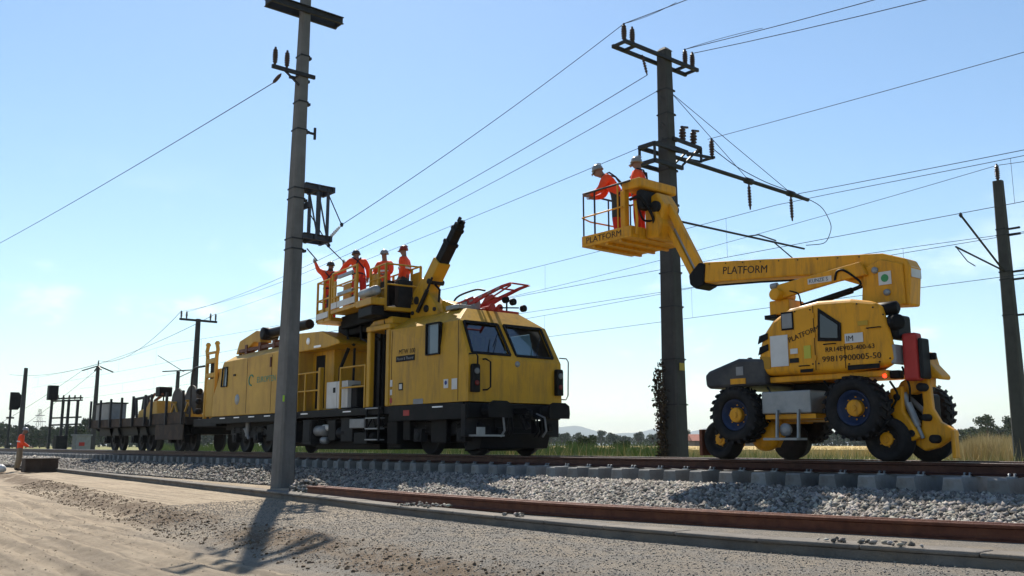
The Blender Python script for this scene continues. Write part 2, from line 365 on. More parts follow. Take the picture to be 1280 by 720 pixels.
sand = mixc(rng(noise(9), .35, .75, 0, .45), sand, (0.16, 0.12, 0.08))
mpn = N.new('ShaderNodeMapping'); mpn.inputs['Scale'].default_value = (0.12, 3.2, 1.0); Lk.new(tc.outputs['Object'], mpn.inputs['Vector'])
stn = N.new('ShaderNodeTexNoise'); stn.inputs['Scale'].default_value = 2.2; stn.inputs['Detail'].default_value = 5; Lk.new(mpn.outputs[0], stn.inputs['Vector'])
sand = mixc(rng(stn.outputs['Fac'], .46, .60, 0, .75), sand, (0.185, 0.145, 0.102))
sand = mixc(rng(noise(38, 4, .8), .35, .7, 0, .35), sand, (0.33, 0.285, 0.225))
gr = mixc(rng(noise(55, 3, .7), .35, .65), (0.104, 0.096, 0.084), (0.272, 0.252, 0.224))
gr = mixc(rng(noise(1.6), .4, .7, 0, .6), gr, (0.24, 0.2, 0.152))
so = mixc(rng(noise(14, 5, .7), .3, .7), (0.08, 0.0544, 0.0344), (0.176, 0.128, 0.088))
c1 = mixc(mul(attr('gravel'), rng(noise(3), .25, .55, .45, 1)), sand, gr)
c2 = mixc(rng(mul(attr('soil'), rng(noise(5), .3, .55, .3, 1.35)), .25, .75), c1, so)
vor = N.new('ShaderNodeTexVoronoi'); vor.inputs['Scale'].default_value = 24; Lk.new(tc.outputs['Object'], vor.inputs['Vector'])
bl = mixc(rng(vor.outputs['Distance'], .1, .6), (0.16, 0.152, 0.14), (0.05, 0.047, 0.045))
so = mixc(rng(noise(2.2), .35, .65, 0, .4), so, sand)
c2 = mixc(rng(mul(attr('soil'), rng(noise(5), .3, .55, .3, 1.3)), .25, .8), c1, so)
Lk.new(mixc(attr('ballast'), c2, bl), b.inputs['Base Color'])
bp = N.new('ShaderNodeBump'); bp.inputs['Strength'].default_value = 1.0; bp.inputs['Distance'].default_value = 0.03; Lk.new(noise(30, 8, .85), bp.inputs['Height']); Lk.new(bp.outputs[0], b.inputs['Normal'])
o = bpy.data.objects.new('service_road', me); COL.objects.link(o); me.materials.append(gm); o.location = W(0, 0, 0); o.rotation_euler = (0, 0, -AL)
tag(o, 'sandy service road and gravel bench beside the track', kind='structure')

# far ground, one sheet to the horizon
GRASS = mat('grass_ground', (0.16, 0.16, 0.06), 0.95, var=0.3, vscale=0.08, dirt=(0.30, 0.23, 0.10), dirt_amt=0.8, dscale=0.05, spec=0.1)
mb = MB(); Rr = 10200
mb.add([(-Rr, -Rr, 0), (Rr, -Rr, 0), (Rr, Rr, 0), (-Rr, Rr, 0)], [(0, 1, 2, 3)])
o = solo(mb, 'ground', GRASS, 'flat grassland reaching to the horizon', None, (0, 0, 0), False, kind='structure'); o.location.z = -1.45
mb = MB(); mb.prism([(2.2, -0.43), (3.3, -0.80), (60, -0.70), (400, -0.72), (400, -1.4), (2.2, -1.4)], -500, 120, 'x')
solo(mb, 'field', GRASS, 'grassy field beyond the tracks', None, (0, 0, 0), True, kind='structure')
# ballast bed under the track
BALM = mat('ballast_fill', (0.104, 0.0976, 0.092), 0.95, var=0.55, vscale=26, bump=1.0, bscale=26, spec=0.2)
mb = MB(); mb.prism([(-1.35, -0.425), (2.25, -0.425), (2.9, -0.75), (2.9, -1.3), (-1.35, -1.3)], -300, 60, 'x')
solo(mb, 'ballast_bed', BALM, 'grey ballast bed under the rails', None, (0, 0, 0), True, kind='structure')

# ---------------------------------------------------------------- loose stones (ballast and gravel)
STONE = bpy.data.materials.new('ballast_stone'); STONE.use_nodes = True; _b = STONE.node_tree.nodes['Principled BSDF']; _b.inputs['Roughness'].default_value = 0.9; _b.inputs['Specular IOR Level'].default_value = 0.2
_a = STONE.node_tree.nodes.new('ShaderNodeAttribute'); _a.attribute_name = 'tone'; STONE.node_tree.links.new(_a.outputs['Color'], _b.inputs['Base Color'])
def stones(name, P, size, label, ico=True, cols=((0.075, 0.066, 0.057), (0.35, 0.322, 0.285)), squash=0.75):
    n = len(P)
    if ico:
        bm = bmesh.new(); bmesh.ops.create_icosphere(bm, subdivisions=1, radius=1.0)
        TV = np.array([v.co[:] for v in bm.verts]); TFc = np.array([[v.index for v in f.verts] for f in bm.faces]); bm.free()
    else:
        TV = np.array([(1, 0, 0), (-1, 0, 0), (0, 1, 0), (0, -1, 0), (0, 0, 1), (0, 0, -1)], float)
        TFc = np.array([(0, 2, 4), (2, 1, 4), (1, 3, 4), (3, 0, 4), (2, 0, 5), (1, 2, 5), (3, 1, 5), (0, 3, 5)])
    k = len(TV)
    VV = TV[None] * (0.58 + 0.80 * RNG.random((n, k, 1)))
    VV = VV * (0.65 + 0.7 * RNG.random((n, 1, 3)))
    a = RNG.random(n) * 6.283; c, s_ = np.cos(a)[:, None], np.sin(a)[:, None]
    VV = np.stack([VV[..., 0] * c - VV[..., 1] * s_, VV[..., 0] * s_ + VV[..., 1] * c, VV[..., 2] * squash], -1)
    tl = (RNG.random((n, 1)) - .5) * 1.2; VV = np.stack([VV[..., 0] + tl * VV[..., 2], VV[..., 1], VV[..., 2] - tl * VV[..., 0] * .6], -1)
    VV = VV * size[:, None, None] + P[:, None, :]
    FF = (TFc[None] + (np.arange(n) * k)[:, None, None]).reshape(-1, 3)
    me = fast_mesh(name, VV.reshape(-1, 3), FF)
    u = RNG.random((n, 1)) ** 1.1; C = np.array(cols[0]) * (1 - u) + np.array(cols[1]) * u
    C = C * (1 + 0.10 * (RNG.random((n, 3)) - .5) * np.array([1.2, 0.6, 1.2])); C = np.concatenate([C, np.ones((n, 1))], 1)
    at = me.attributes.new('tone', 'FLOAT_COLOR', 'POINT'); at.data.foreach_set('color', np.repeat(C, k, 0).astype(np.float32).ravel())
    me.materials.append(STONE)
    o = bpy.data.objects.new(name, me); COL.objects.link(o); o.location = W(0, 0, 0); o.rotation_euler = (0, 0, -AL)
    return tag(o, label, 'gravel', kind='stuff')
def scatter(n, x0, x1, w0, w1, power=1.0):
    x = x1 - (x1 - x0) * RNG.random(n) ** power; u = RNG.random(n)
    return x, w0(x) + (w1(x) - w0(x)) * u
# near ballast shoulder
x, w = scatter(44000, -9, 9.5, lambda x: 1.28 + 0 * x, lambda x: wfoot(x) + 0.06)
z = ground_h(x, w)[0]; sz = 0.020 + 0.034 * RNG.random(len(x)) ** 1.4
stones('ballast_stones', np.stack([x, -w, z + sz * .5], 1), sz, 'loose grey ballast stones heaped along the near sleeper ends', False)
x, w = scatter(20000, -42, -9, lambda x: 1.28 + 0 * x, lambda x: wfoot(x) + 0.06, 1.7)
z = ground_h(x, w)[0]; sz = 0.024 + 0.034 * RNG.random(len(x)) ** 1.5
stones('ballast_stones', np.stack([x, -w, z + sz * .4], 1), sz, 'grey ballast heaps beside the work train and wagons', False)
x, w = scatter(9000, -110, -40, lambda x: 1.28 + 0 * x, lambda x: wfoot(x) + 0.06, 1.3)
z = ground_h(x, w)[0]; sz = 0.05 + 0.05 * RNG.random(len(x))
stones('ballast_stones', np.stack([x, -w, z + sz * .3], 1), sz, 'distant grey ballast bank behind the standing worker', False)
# in the track between the sleepers
x = -30 + 38 * RNG.random(9000); y = -1.3 + 3.2 * RNG.random(9000); sz = 0.02 + 0.02 * RNG.random(9000)
stones('ballast_stones', np.stack([x, y, -0.42 + 0.03 * RNG.random(9000)], 1), sz, 'grey ballast stones lying between the sleepers', False)
# spilled stones at the trough and gravel on the bench
x, w = scatter(34000, -9, 8, lambda x: wt(x) + 0.02, lambda x: wb(x) + 0.5, 0.8)
z = ground_h(x, w)[0]; sz = 0.004 + 0.008 * RNG.random(len(x)) ** 2.5
stones('bench_gravel', np.stack([x, -w, z + sz * .3], 1), sz, 'fine gravel scattered on the bench in front of the cable trough', False, ((0.12, 0.108, 0.096), (0.304, 0.276, 0.24)))
x, w = scatter(4000, -24, 6, lambda x: wb(x) - 0.3, lambda x: wb(x) + 0.7, 0.8)
z = ground_h(x, w)[0]; sz = 0.006 + 0.020 * RNG.random(len(x)) ** 3
stones('soil_clods', np.stack([x, -w, z + sz * .2], 1), sz, 'brown soil clods along the bank of the service road', True, ((0.08, 0.056, 0.036), (0.192, 0.14, 0.096)))
x, w = scatter(900, -7, 6, lambda x: wt(x) - 0.55, lambda x: wt(x) - 0.02, 1.0)
keep = (fbm(x * 1.1, w * 1.1, 91, 2) > 0.22); x = x[keep]; w = w[keep]
sz = 0.014 + 0.018 * RNG.random(len(x))
stones('spilled_stones', np.stack([x, -w, -0.675 + sz * .4], 1), sz, 'stones spilled on the cable trough lids')
x, w = scatter(9000, -16, 6, lambda x: wb(x) + 0.6, lambda x: wb(x) + 6.0, 0.7)
z = ground_h(x, w)[0]; sz = 0.003 + 0.010 * RNG.random(len(x)) ** 4
stones('road_pebbles', np.stack([x, -w, z + sz * .3], 1), sz, 'small pebbles and crumbs strewn on the sandy road', False, ((0.12, 0.095, 0.07), (0.30, 0.25, 0.19)))
n = 500; x = -8.9 - 0.9 * RNG.random(n); w = 4.05 + 0.75 * RNG.random(n); sz = 0.03 + 0.03 * RNG.random(n)
hh = np.maximum(0, 0.30 * (1 - ((x + 9.3) / .55) ** 2 - ((w - 4.4) / .45) ** 2))
stones('stone_heap', np.stack([x, -w, ground_h(x, w)[0] + hh * RNG.random(n)], 1), sz, 'small heap of stones at the end of the loose rails beside the concrete mast')

# ---------------------------------------------------------------- cable trough
mb = MB(); px = np.concatenate([np.arange(-110, -20, 3.0), np.arange(-20, 14.1, 1.0)])
tr = thing('cable_trough', 'long low concrete cable trough running beside the ballast', 'cable trough', (0, -5.7, -0.8))
def trough_seg(a, c, z0, z1, back, front):
    q = MB(); pts = []
    for xx in (a, c):
        t_ = float(wt(xx)); pts.append((xx, t_))
    (xa, ta), (xb, tb) = pts
    vs_ = [(xa, -ta + back, z0), (xb, -tb + back, z0), (xb, -tb - front, z0), (xa, -ta - front, z0), (xa, -ta + back, z1), (xb, -tb + back, z1), (xb, -tb - front, z1), (xa, -ta - front, z1)]
    q.add(vs_, [(0, 1, 2, 3), (7, 6, 5, 4), (0, 4, 5, 1), (1, 5, 6, 2), (2, 6, 7, 3), (3, 7, 4, 0)]); return q
base = MB()
for i in range(len(px) - 1):
    q = trough_seg(px[i], px[i + 1], -1.0, -0.735, 0.29, -0.02); base.add(q.v, q.f)
base.build('channel', CONC2, tr)
e = 13.5
while e > -60:
    st = 1.0 if e > -20 else 4.0
    dz = random.uniform(-0.004, 0.004); q = trough_seg(e - st + 0.004, e, -0.73, -0.685 + dz, 0.32 + random.uniform(-.006, .006), 0.012 + random.uniform(-.006, .006))
    q.build('lid', CONC2, tr, bev=0.02, seg=2); e -= st

# ---------------------------------------------------------------- railway track
def rail_profile(h=0.172):
    half = [(0.075, 0), (0.075, 0.011), (0.02, 0.028), (0.0085, 0.045), (0.0085, 0.122), (0.036, 0.135), (0.036, 0.163), (0.028, 0.172)]
    return [(a, c) for a, c in half] + [(-a, c) for a, c in reversed(half)]
def rail_mesh(path, mbx=None, zoff=0.0):
    pr = rail_profile(); n = len(pr); m = mbx or MB(); vs_ = []; fs = []
    P = [np.array(p, float) for p in path]
    for i, p in enumerate(P):
        d = P[min(i + 1, len(P) - 1)] - P[max(i - 1, 0)]; d[2] = 0; d /= np.linalg.norm(d); s_ = np.array([-d[1], d[0], 0])
        for a, c in pr: vs_.append(p + s_ * a + np.array([0, 0, c]))
    for i in range(len(P) - 1):
        for k in range(n): fs.append((i * n + k, i * n + (k + 1) % n, (i + 1) * n + (k + 1) % n, (i + 1) * n + k))
    m.add(vs_, fs); m.add(vs_[:n], [tuple(range(n))]); m.add(vs_[-n:], [tuple(range(n))]); return m
trk = thing('railway_track', 'ballasted railway track with rusty rails on concrete sleepers under the vehicles', 'railway track', (0, 0, -0.4))
for y in (-0.7525, 0.7525):
    r_ = rail_mesh([(k, y, -0.172) for k in np.arange(-200, 25, 5.0)]).build('rail', RUSTD, trk)
    hd = MB(); hd.box(-200, 20, y - 0.027, y + 0.027, -0.0015, 0.0015); hd.build('rail_head', RAILH, r_)
sl = MB(); sl.prism([(-1.3, -0.40), (-1.3, -0.205), (-1.28, -0.185), (1.28, -0.185), (1.3, -0.205), (1.3, -0.40)], -0.15, 0.15, 'x')
# taper the top of the sleeper
sl.v = [(x_ * (0.80 if z_ > -0.3 else 1.0), y_, z_) for x_, y_, z_ in sl.v]
sl_me = sl.mesh('sleeper'); sl_me.materials.append(SLEEP)
fa = MB()
for s_ in (-1, 1):
    for yy in (-0.7525, 0.7525):
        fa.box(-0.055, 0.055, min(yy + s_ * .05, yy + s_ * .14), max(yy + s_ * .05, yy + s_ * .14), -0.187, -0.165)
        for xx in (-0.035, 0.035): fa.tube([(xx, yy + s_ * 0.11, -0.19), (xx, yy + s_ * 0.10, -0.135), (xx, yy + s_ * 0.065, -0.14)], 0.013, 6)
fa_me = fa.mesh('rail_clip'); fa_me.materials.append(GALV)
k = 0
for i in range(170):
    xx = 7.9 - 0.6 * i
    s_ = bpy.data.objects.new('sleeper', sl_me); COL.objects.link(s_); s_.parent = trk; s_.location = (xx + random.uniform(-.012, .012), random.uniform(-.02, .02), 0.4)
    s_.rotation_euler = (0, 0, random.uniform(-.008, .008))
    if xx > -18:
        c_ = bpy.data.objects.new('rail_clip', fa_me); COL.objects.link(c_); c_.parent = s_; c_['kind'] = 'stuff'
# loose rails on the ground
lr = [(-8.7, -4.72, -0.735), (-5, -4.82, -0.735), (-1.5, -4.72, -0.735), (1.65, -4.2, -0.735), (4.2, -3.55, -0.735), (8.5, -2.25, -0.735)]
def smooth_path(p, n=30):
    p = np.array(p); t_ = np.linspace(0, 1, len(p)); u = np.linspace(0, 1, n)
    q = np.stack([np.interp(u, t_, p[:, k]) for k in range(3)], 1)
    for _ in range(3): q[1:-1] = (q[:-2] + 2 * q[1:-1] + q[2:]) / 4
    return q
lp = smooth_path(lr)
solo(rail_mesh(lp), 'loose_rail', RUST, 'rusty loose rail lying in front of its twin along the ballast foot', 'rail', tuple(lp[0]))
lp2 = lp + np.array([0.12, 0.155, 0.006]); lp2[:, 1] += np.linspace(0, 0.04, len(lp2))
solo(rail_mesh(lp2), 'loose_rail', RUST, 'rusty loose rail lying behind the front one against the ballast', 'rail', tuple(lp2[0]))

# ---------------------------------------------------------------- vegetation
def leafmat(name, c1, c2, sc_=0.6):
    m = bpy.data.materials.new(name); m.use_nodes = True; t = m.node_tree; b = t.nodes['Principled BSDF']; b.inputs['Roughness'].default_value = 0.8; b.inputs['Specular IOR Level'].default_value = 0.2
    n = t.nodes.new('ShaderNodeTexNoise'); n.inputs['Scale'].default_value = sc_; n.inputs['Detail'].default_value = 4
    g = t.nodes.new('ShaderNodeNewGeometry'); t.links.new(g.outputs['Position'], n.inputs['Vector'])
    mm = t.nodes.new('ShaderNodeMix'); mm.data_type = 'RGBA'; mm.inputs[6].default_value = (*c1, 1); mm.inputs[7].default_value = (*c2, 1)
    r = t.nodes.new('ShaderNodeMapRange'); r.inputs[1].default_value = .35; r.inputs[2].default_value = .65; t.links.new(n.outputs['Fac'], r.inputs[0]); t.links.new(r.outputs[0], mm.inputs[0]); t.links.new(mm.outputs[2], b.inputs['Base Color'])
    b.inputs['Transmission Weight'].default_value = 0.0
    MATS[name] = m; return m
LEAF = leafmat('foliage', (0.018, 0.034, 0.012), (0.045, 0.072, 0.024)); LEAF2 = leafmat('foliage_bright', (0.075, 0.12, 0.03), (0.14, 0.18, 0.045), 0.9)
BARK = mat('bark', (0.09, 0.065, 0.045), 0.9, var=0.3, vscale=8)
STRAW = leafmat('dry_grass', (0.36, 0.27, 0.12), (0.52, 0.42, 0.22), 0.5); WHEAT = leafmat('wheat', (0.42, 0.30, 0.11), (0.58, 0.44, 0.19), 0.06); GREENG = leafmat('green_grass', (0.11, 0.15, 0.035), (0.22, 0.24, 0.07), 0.5)
def leaf_cloud(P, size):
    n = len(P); d1 = RNG.normal(size=(n, 3)); d1 /= np.linalg.norm(d1, axis=1)[:, None]; d2 = RNG.normal(size=(n, 3)); d2 -= (d2 * d1).sum(1)[:, None] * d1; d2 /= np.linalg.norm(d2, axis=1)[:, None]
    s_ = size[:, None]
    VV = np.stack([P - d1 * s_, P + d2 * s_ * .6, P + d1 * s_, P - d2 * s_ * .6], 1)
    return VV.reshape(-1, 3), np.arange(4 * n).reshape(n, 4)
def tree_proto(name, label, h, rx, seed, leaf=LEAF, n=900, cat='tree', group='trees in the far tree lines', low=0.12):
    rs = np.random.default_rng(seed)
    e_ = bpy.data.objects.new(name, None); COL.objects.link(e_); tag(e_, label, cat, group); OFF[e_.name] = (0, 0, 0)
    m = MB(); m.tube([(0, 0, -0.3), (0.05 * rx, 0, h * .3), (-.03 * rx, .04 * rx, h * .55), (0, 0, h * .85)], [h * .035, h * .026, h * .018, h * .006], 7)
    lobes = []
    for k_ in range(11):
        a = rs.random() * 6.28; rr = rs.random() ** .5 * rx * .62; zz = h * (low + .22 + (0.93 - low - .22) * rs.random()); rad = rx * (.30 + .22 * rs.random()) * (1.15 - .5 * abs(zz / h - .5))
        c = (rr * math.cos(a), rr * math.sin(a), zz); lobes.append((c, rad)); m.tube([(0, 0, h * (.2 + .4 * rs.random())), (c[0] * .5, c[1] * .5, zz * .8), c], [h * .012, h * .008, h * .003], 5)
    m.build('trunk', BARK, e_)
    Pn = []
    for c, rad in lobes:
        d = rs.normal(size=(n // 11, 3)); d /= np.linalg.norm(d, axis=1)[:, None]; Pn.append(np.array(c) + d * rad * (rs.random((n // 11, 1)) ** .4) * np.array([1, 1, .85]))
    Pn = np.concatenate(Pn); Pn = Pn[Pn[:, 2] > h * low]
    VV, FF = leaf_cloud(Pn, rx * (.07 + .07 * rs.random(len(Pn))))
    me = fast_mesh('crown', VV, FF); me.materials.append(leaf); o = bpy.data.objects.new('crown', me); COL.objects.link(o); o.parent = e_
    return e_
protos = [tree_proto('broadleaf_tree', 'dark rounded tree in the tree line behind the wheat field', 6.0, 3.0, 1), tree_proto('broadleaf_tree', 'dark rounded tree in the tree line behind the wheat field', 5.0, 3.2, 2), tree_proto('broadleaf_tree', 'dark rounded tree in the tree line behind the wheat field', 7.0, 2.6, 3)]
def wpx(x, D): return (x - 640) / 1150.0 * D * math.cos(PITCH)     # world x of a bearing at distance D, used to spread the far trees
used = [False] * 3
def put_tree(kx, x, y, s_, label, group):
    p = protos[kx]
    if not used[kx]: o = p; used[kx] = True
    else: o = copy_tree(p)
    o.location = (x, y, -0.8); o.scale = (s_, s_, s_ * random.uniform(.85, 1.1)); o.rotation_euler = (0, 0, random.uniform(0, 6.28)); o['label'] = label; o['group'] = group
    return o
lab = 'dark rounded tree in the tree line behind the wheat field'
for i in range(24):
    D = random.uniform(420, 520); put_tree(i % 3, wpx(650 + i * 12.5 + random.uniform(-5, 5), D), D, random.uniform(.9, 1.5), lab, 'trees behind the wheat field')
lab = 'leafy tree in the wood at the right behind the tall dry grass'
for i in range(12):
    D = random.uniform(230, 300); px_ = 1185 + i * 10
    put_tree(i % 3, wpx(px_, D), D, (0.85 + 0.05 * i) * random.uniform(.9, 1.15), lab, 'trees of the wood at the right')
lab = 'dark green tree of the hedge behind the standing worker'
for i in range(16):
    D = random.uniform(250, 300); put_tree(i % 3, wpx(-10 + i * 8.5, D), D, random.uniform(1.0, 1.3), lab, 'trees of the hedge at the left')
put_tree(2, wpx(94, 170), 170, 0.78, 'taller round tree beside the relay cabinet and switch frame', 'trees of the hedge at the left')
# distant wood as a mass
Pn = []
for px0, px1, D, hh in ((480, 960, 600, 7.0), (900, 1300, 420, 6.5), (-60, 330, 360, 7.2)):
    n = 5200; xx = wpx(px0 + (px1 - px0) * RNG.random(n), D); yy = D + 25 * RNG.random(n)
    top = hh * (0.72 + 0.5 * fbm(xx * .06, yy * .03, 5, 3)); zz = -0.8 + np.maximum(top, 1.0) * RNG.random(n) ** .6
    Pn.append(np.stack([xx, yy, zz], 1))
Pn = np.concatenate(Pn); VV, FF = leaf_cloud(Pn, 0.6 + 0.8 * RNG.random(len(Pn)))
me = fast_mesh('distant_wood', VV, FF); me.materials.append(LEAF); o = bpy.data.objects.new('distant_wood', me); COL.objects.link(o); tag(o, 'low distant wood along the horizon', 'wood', kind='stuff')
# grass blades
def blades(name, P, h, lean, wdt, material, label):
    n = len(P); a = RNG.random(n) * 6.283; dx = np.cos(a) * wdt; dy = np.sin(a) * wdt; b_ = RNG.random(n) * 6.283; l = lean * RNG.random(n) * h
    top = P + np.stack([np.cos(b_) * l, np.sin(b_) * l, h], 1); mid = P + np.stack([np.cos(b_) * l * .3, np.sin(b_) * l * .3, h * .55], 1)
    o_ = np.stack([dx, dy, 0 * dx], 1)
    VV = np.stack([P - o_, P + o_, mid + o_ * .8, mid - o_ * .8, top], 1).reshape(-1, 3); i0 = np.arange(n) * 5
    F1 = np.stack([i0, i0 + 1, i0 + 2], 1); F2 = np.stack([i0, i0 + 2, i0 + 3], 1); F3 = np.stack([i0 + 3, i0 + 2, i0 + 4], 1)
    me = fast_mesh(name, VV, np.concatenate([F1, F2, F3])); me.materials.append(material); o = bpy.data.objects.new(name, me); COL.objects.link(o)
    return tag(o, label, 'grass', kind='stuff')
def TW(x, y, z): return np.stack([TO[0] + TF[0] * x + TY[0] * y, TO[1] + TF[1] * x + TY[1] * y, z], 1)
n = 16000; y = 4.2 + 34 * RNG.random(n); x = -45 + 75 * RNG.random(n); h = (0.35 + 0.40 * RNG.random(n)) * (1 + .6 * fbm(x * .2, y * .2, 3, 3))
blades('green_grass', TW(x, y, -0.74 + 0 * x), h, .5, 0.014, GREENG, 'green weeds growing behind the track')
n = 9000; y = 6 + 34 * RNG.random(n); x = -45 + 75 * RNG.random(n); h = (0.45 + 0.45 * RNG.random(n)) * (1 + .7 * fbm(x * .15, y * .15, 8, 3))
blades('dry_grass', TW(x, y, -0.74 + 0 * x), h, .5, 0.012, STRAW, 'straw coloured grass growing behind the track')
n = 7000; px_ = 1188 + 105 * RNG.random(n); D = 33 + 16 * RNG.random(n); x = wpx(px_, D); h = 1.0 + 0.45 * RNG.random(n) * (1 + .8 * fbm(x * .5, D * .5, 8, 3)); h = h * (0.72 + 0.28 * sstep(1190, 1225, px_))
blades('tall_dry_grass', np.stack([x, D, -0.74 + 0 * x], 1), h, .35, 0.012, STRAW, 'tall pale dry grass at the foot of the right mast')
n = 12000; px_ = 200 + 650 * RNG.random(n); D = (40 + 25 * RNG.random(n)) * (1 + 0.7 * (px_ < 470)); x = wpx(px_, D); h = 0.6 + 0.5 * RNG.random(n) * (1 + fbm(x * .3, D * .3, 4, 3)) + .12 * (px_ < 470); 
blades('green_weeds', np.stack([x, D, -0.74 + 0 * x], 1), h, .5, 0.03, LEAF2, 'bright green weeds along the edge of the wheat field')
n = 20000; px_ = 640 + 660 * RNG.random(n); D = 70 + 180 * RNG.random(n) ** 1.5; x = wpx(px_, D)
blades('wheat', np.stack([x, D, -0.74 + 0 * x], 1), 0.66 + 0.14 * RNG.random(n), .25, 0.05, WHEAT, 'golden wheat standing in the field')
mb = MB(); mb.prism([(wpx(600, 72), 72), (wpx(1330, 72), 72), (wpx(1330, 260), 260), (wpx(600, 260), 260)], -0.9, -0.12, 'z')
solo(mb, 'wheat_field', WHEAT, 'golden wheat field beyond the grass', None, (0, 0, 0), False, kind='structure')
# weeds poking up at the bushes
for i, (px_, D, s_) in enumerate(((722, 95, .30), (735, 90, .36), (712, 100, .27), (770, 110, .26), (780, 105, .3))):
    put_tree(i % 3, wpx(px_, D), D, s_, 'small light green bush at the edge of the wheat field', 'bushes at the edge of the wheat field')

# ---------------------------------------------------------------- mountains
MNT = mat('forested_mountain', (0.06, 0.085, 0.06), 1.0, var=0.3, vscale=0.004, spec=0.0)
prof = [(-200, 553), (150, 553), (480, 552), (560, 549), (620, 541), (680, 536), (715, 533), (735, 536), (760, 543), (790, 541), (815, 537), (850, 541), (880, 535), (905, 533), (940, 540), (1000, 547), (1100, 545), (1200, 549), (1300, 547), (1500, 553)]
D0 = 8500.0; pxs = np.linspace(-200, 1500, 240); ys = np.interp(pxs, [p[0] for p in prof], [p[1] for p in prof]); ht = (556 - ys) / 1150 * D0 + 12 * fbm(pxs * .05, pxs * 0, 3, 4)
rows = [(-1600, 0.0), (-1000, .35), (-500, .7), (0, 1.0), (500, .8), (1500, 0.0)]
VV = np.concatenate([np.stack([(pxs - 640) / 1150 * (D0 + dy), np.full_like(pxs, D0 + dy), -20 + (ht + 20) * np.clip(k_ + .25 * fbm(pxs * .07, pxs * 0 + dy, 6, 3) * (0 < k_ < 1), 0, 1)], 1) for dy, k_ in rows])
I = np.arange(len(VV)).reshape(len(rows), -1); FF = np.stack([I[:-1, :-1], I[:-1, 1:], I[1:, 1:], I[1:, :-1]], -1).reshape(-1, 4)
me = fast_mesh('mountains', VV, FF, True); me.materials.append(MNT); o = bpy.data.objects.new('mountains', me); COL.objects.link(o); tag(o, 'low wooded mountains on the horizon', kind='structure')
# ---------------------------------------------------------------- haze
hz = bpy.data.materials.new('haze_air'); hz.use_nodes = True; t = hz.node_tree; t.nodes.clear()
oo = t.nodes.new('ShaderNodeOutputMaterial'); pv = t.nodes.new('ShaderNodeVolumePrincipled'); pv.inputs['Color'].default_value = (0.86, 0.93, 1.0, 1); pv.inputs['Density'].default_value = HAZE_D = 0.00012; pv.inputs['Anisotropy'].default_value = 0.0
t.links.new(pv.outputs[0], oo.inputs['Volume'])
mb = MB(); mb.box(-10500, 10500, -10500, 10500, -2.6, 230)
o = mb.build('haze', hz); tag(o, 'thin pale haze in the air', kind='stuff')

# ================================================================== MASTS AND WIRES
def taper(cx, cy, z0, z1, a0, b0, a1, b1, ch=0.06, dx=0, dy=0):
    """tapered mast; a along y, b along x"""
    m = MB(); rows = []
    for t_ in (0, .25, .5, .75, 1):
        z = z0 + (z1 - z0) * t_; a = (a0 + (a1 - a0) * t_) / 2; b_ = (b0 + (b1 - b0) * t_) / 2; c = ch * (1 - .4 * t_); X = cx + dx * t_; Yc = cy + dy * t_
        rows.append([(X + p, Yc + q, z) for p, q in ((-b_ + c, -a), (b_ - c, -a), (b_, -a + c), (b_, a - c), (b_ - c, a), (-b_ + c, a), (-b_, a - c), (-b_, -a + c))])
    n = 8; vs_ = [p for r_ in rows for p in r_]; fs = []
    for i in range(len(rows) - 1):
        for k_ in range(n): fs.append((i * n + k_, i * n + (k_ + 1) % n, (i + 1) * n + (k_ + 1) % n, (i + 1) * n + k_))
    m.add(vs_, fs); m.add(rows[0], [tuple(range(n))]); m.add(rows[-1], [tuple(range(n))]); return m
def insul(p, q, r=0.06, sheds=6):
    p = np.array(p, float); q = np.array(q, float); L_ = np.linalg.norm(q - p); pr = [(0, r * .35)]
    for i in range(sheds):
        u = (0.12 + 0.76 * i / sheds) * L_; w_ = 0.76 / sheds * L_; rr = r * (0.8 + 0.2 * math.sin(math.pi * (i + .5) / sheds)); pr += [(u, r * .5), (u + w_ * .35, rr), (u + w_ * .75, rr * .9), (u + w_ * .8, r * .5)]
    pr.append((L_, r * .35)); return MB().lathe(p, q - p, pr, 10)
def band(m, cx, cy, z, a, b_, h=0.06):
    m.box(cx - b_ / 2 - .008, cx + b_ / 2 + .008, cy - a / 2 - .008, cy + a / 2 + .008, z - h * .3, z + h * .3)
def channel(m, p, q, w_, h_):   # steel channel: web with two flanges
    p = np.array(p, float); q = np.array(q, float)
    m.bar(p, q, 0.012, h_); d = (q - p) / np.linalg.norm(q - p); a = np.cross(d, (0, 0, 1.0))
    if np.linalg.norm(a) < .1: a = np.array([1.0, 0, 0])
    a = a / np.linalg.norm(a); u = np.cross(a, d)
    for s_ in (-1, 1): m.bar(p + u * s_ * h_ / 2 + a * w_ / 2, q + u * s_ * h_ / 2 + a * w_ / 2, w_, 0.012)

# ---- near concrete mast at the left
lm = thing('catenary_mast', 'tall tapered concrete mast in the left foreground, casting a long shadow', 'mast', (-11.65, -3.82, -0.75))
X0 = -11.65
taper(X0, -3.82, -0.95, 11.7, 0.40, 0.50, 0.20, 0.25, 0.05, 0.0, 0.10).build('shaft', CONC, lm)
ca = MB(); channel(ca, (X0 + .15, -4.72, 10.95), (X0 + .15, -2.74, 10.95), 0.07, 0.17); channel(ca, (X0 - .15, -2.74, 10.95), (X0 - .15, -4.72, 10.95), 0.07, 0.17)
for y in (-4.7, -2.76): ca.box(X0 - .15, X0 + .15, y - .02, y + .02, 10.88, 11.02)
ca.build('crossarm', DSTEEL, lm)
ia = MB(); ia.bar((X0 + .18, -4.62, 9.22), (X0 + .18, -3.48, 9.22), .07, .09); ia.bar((X0 - .16, -4.0, 9.22), (X0 - .16, -3.45, 9.22), .06, .07); band(ia, X0, -3.74, 9.22, .26, .32); ia.bar((X0 + .18, -4.3, 9.2), (X0 + .1, -3.85, 8.95), .04)
ia.build('insulator_arm', DSTEEL, lm)
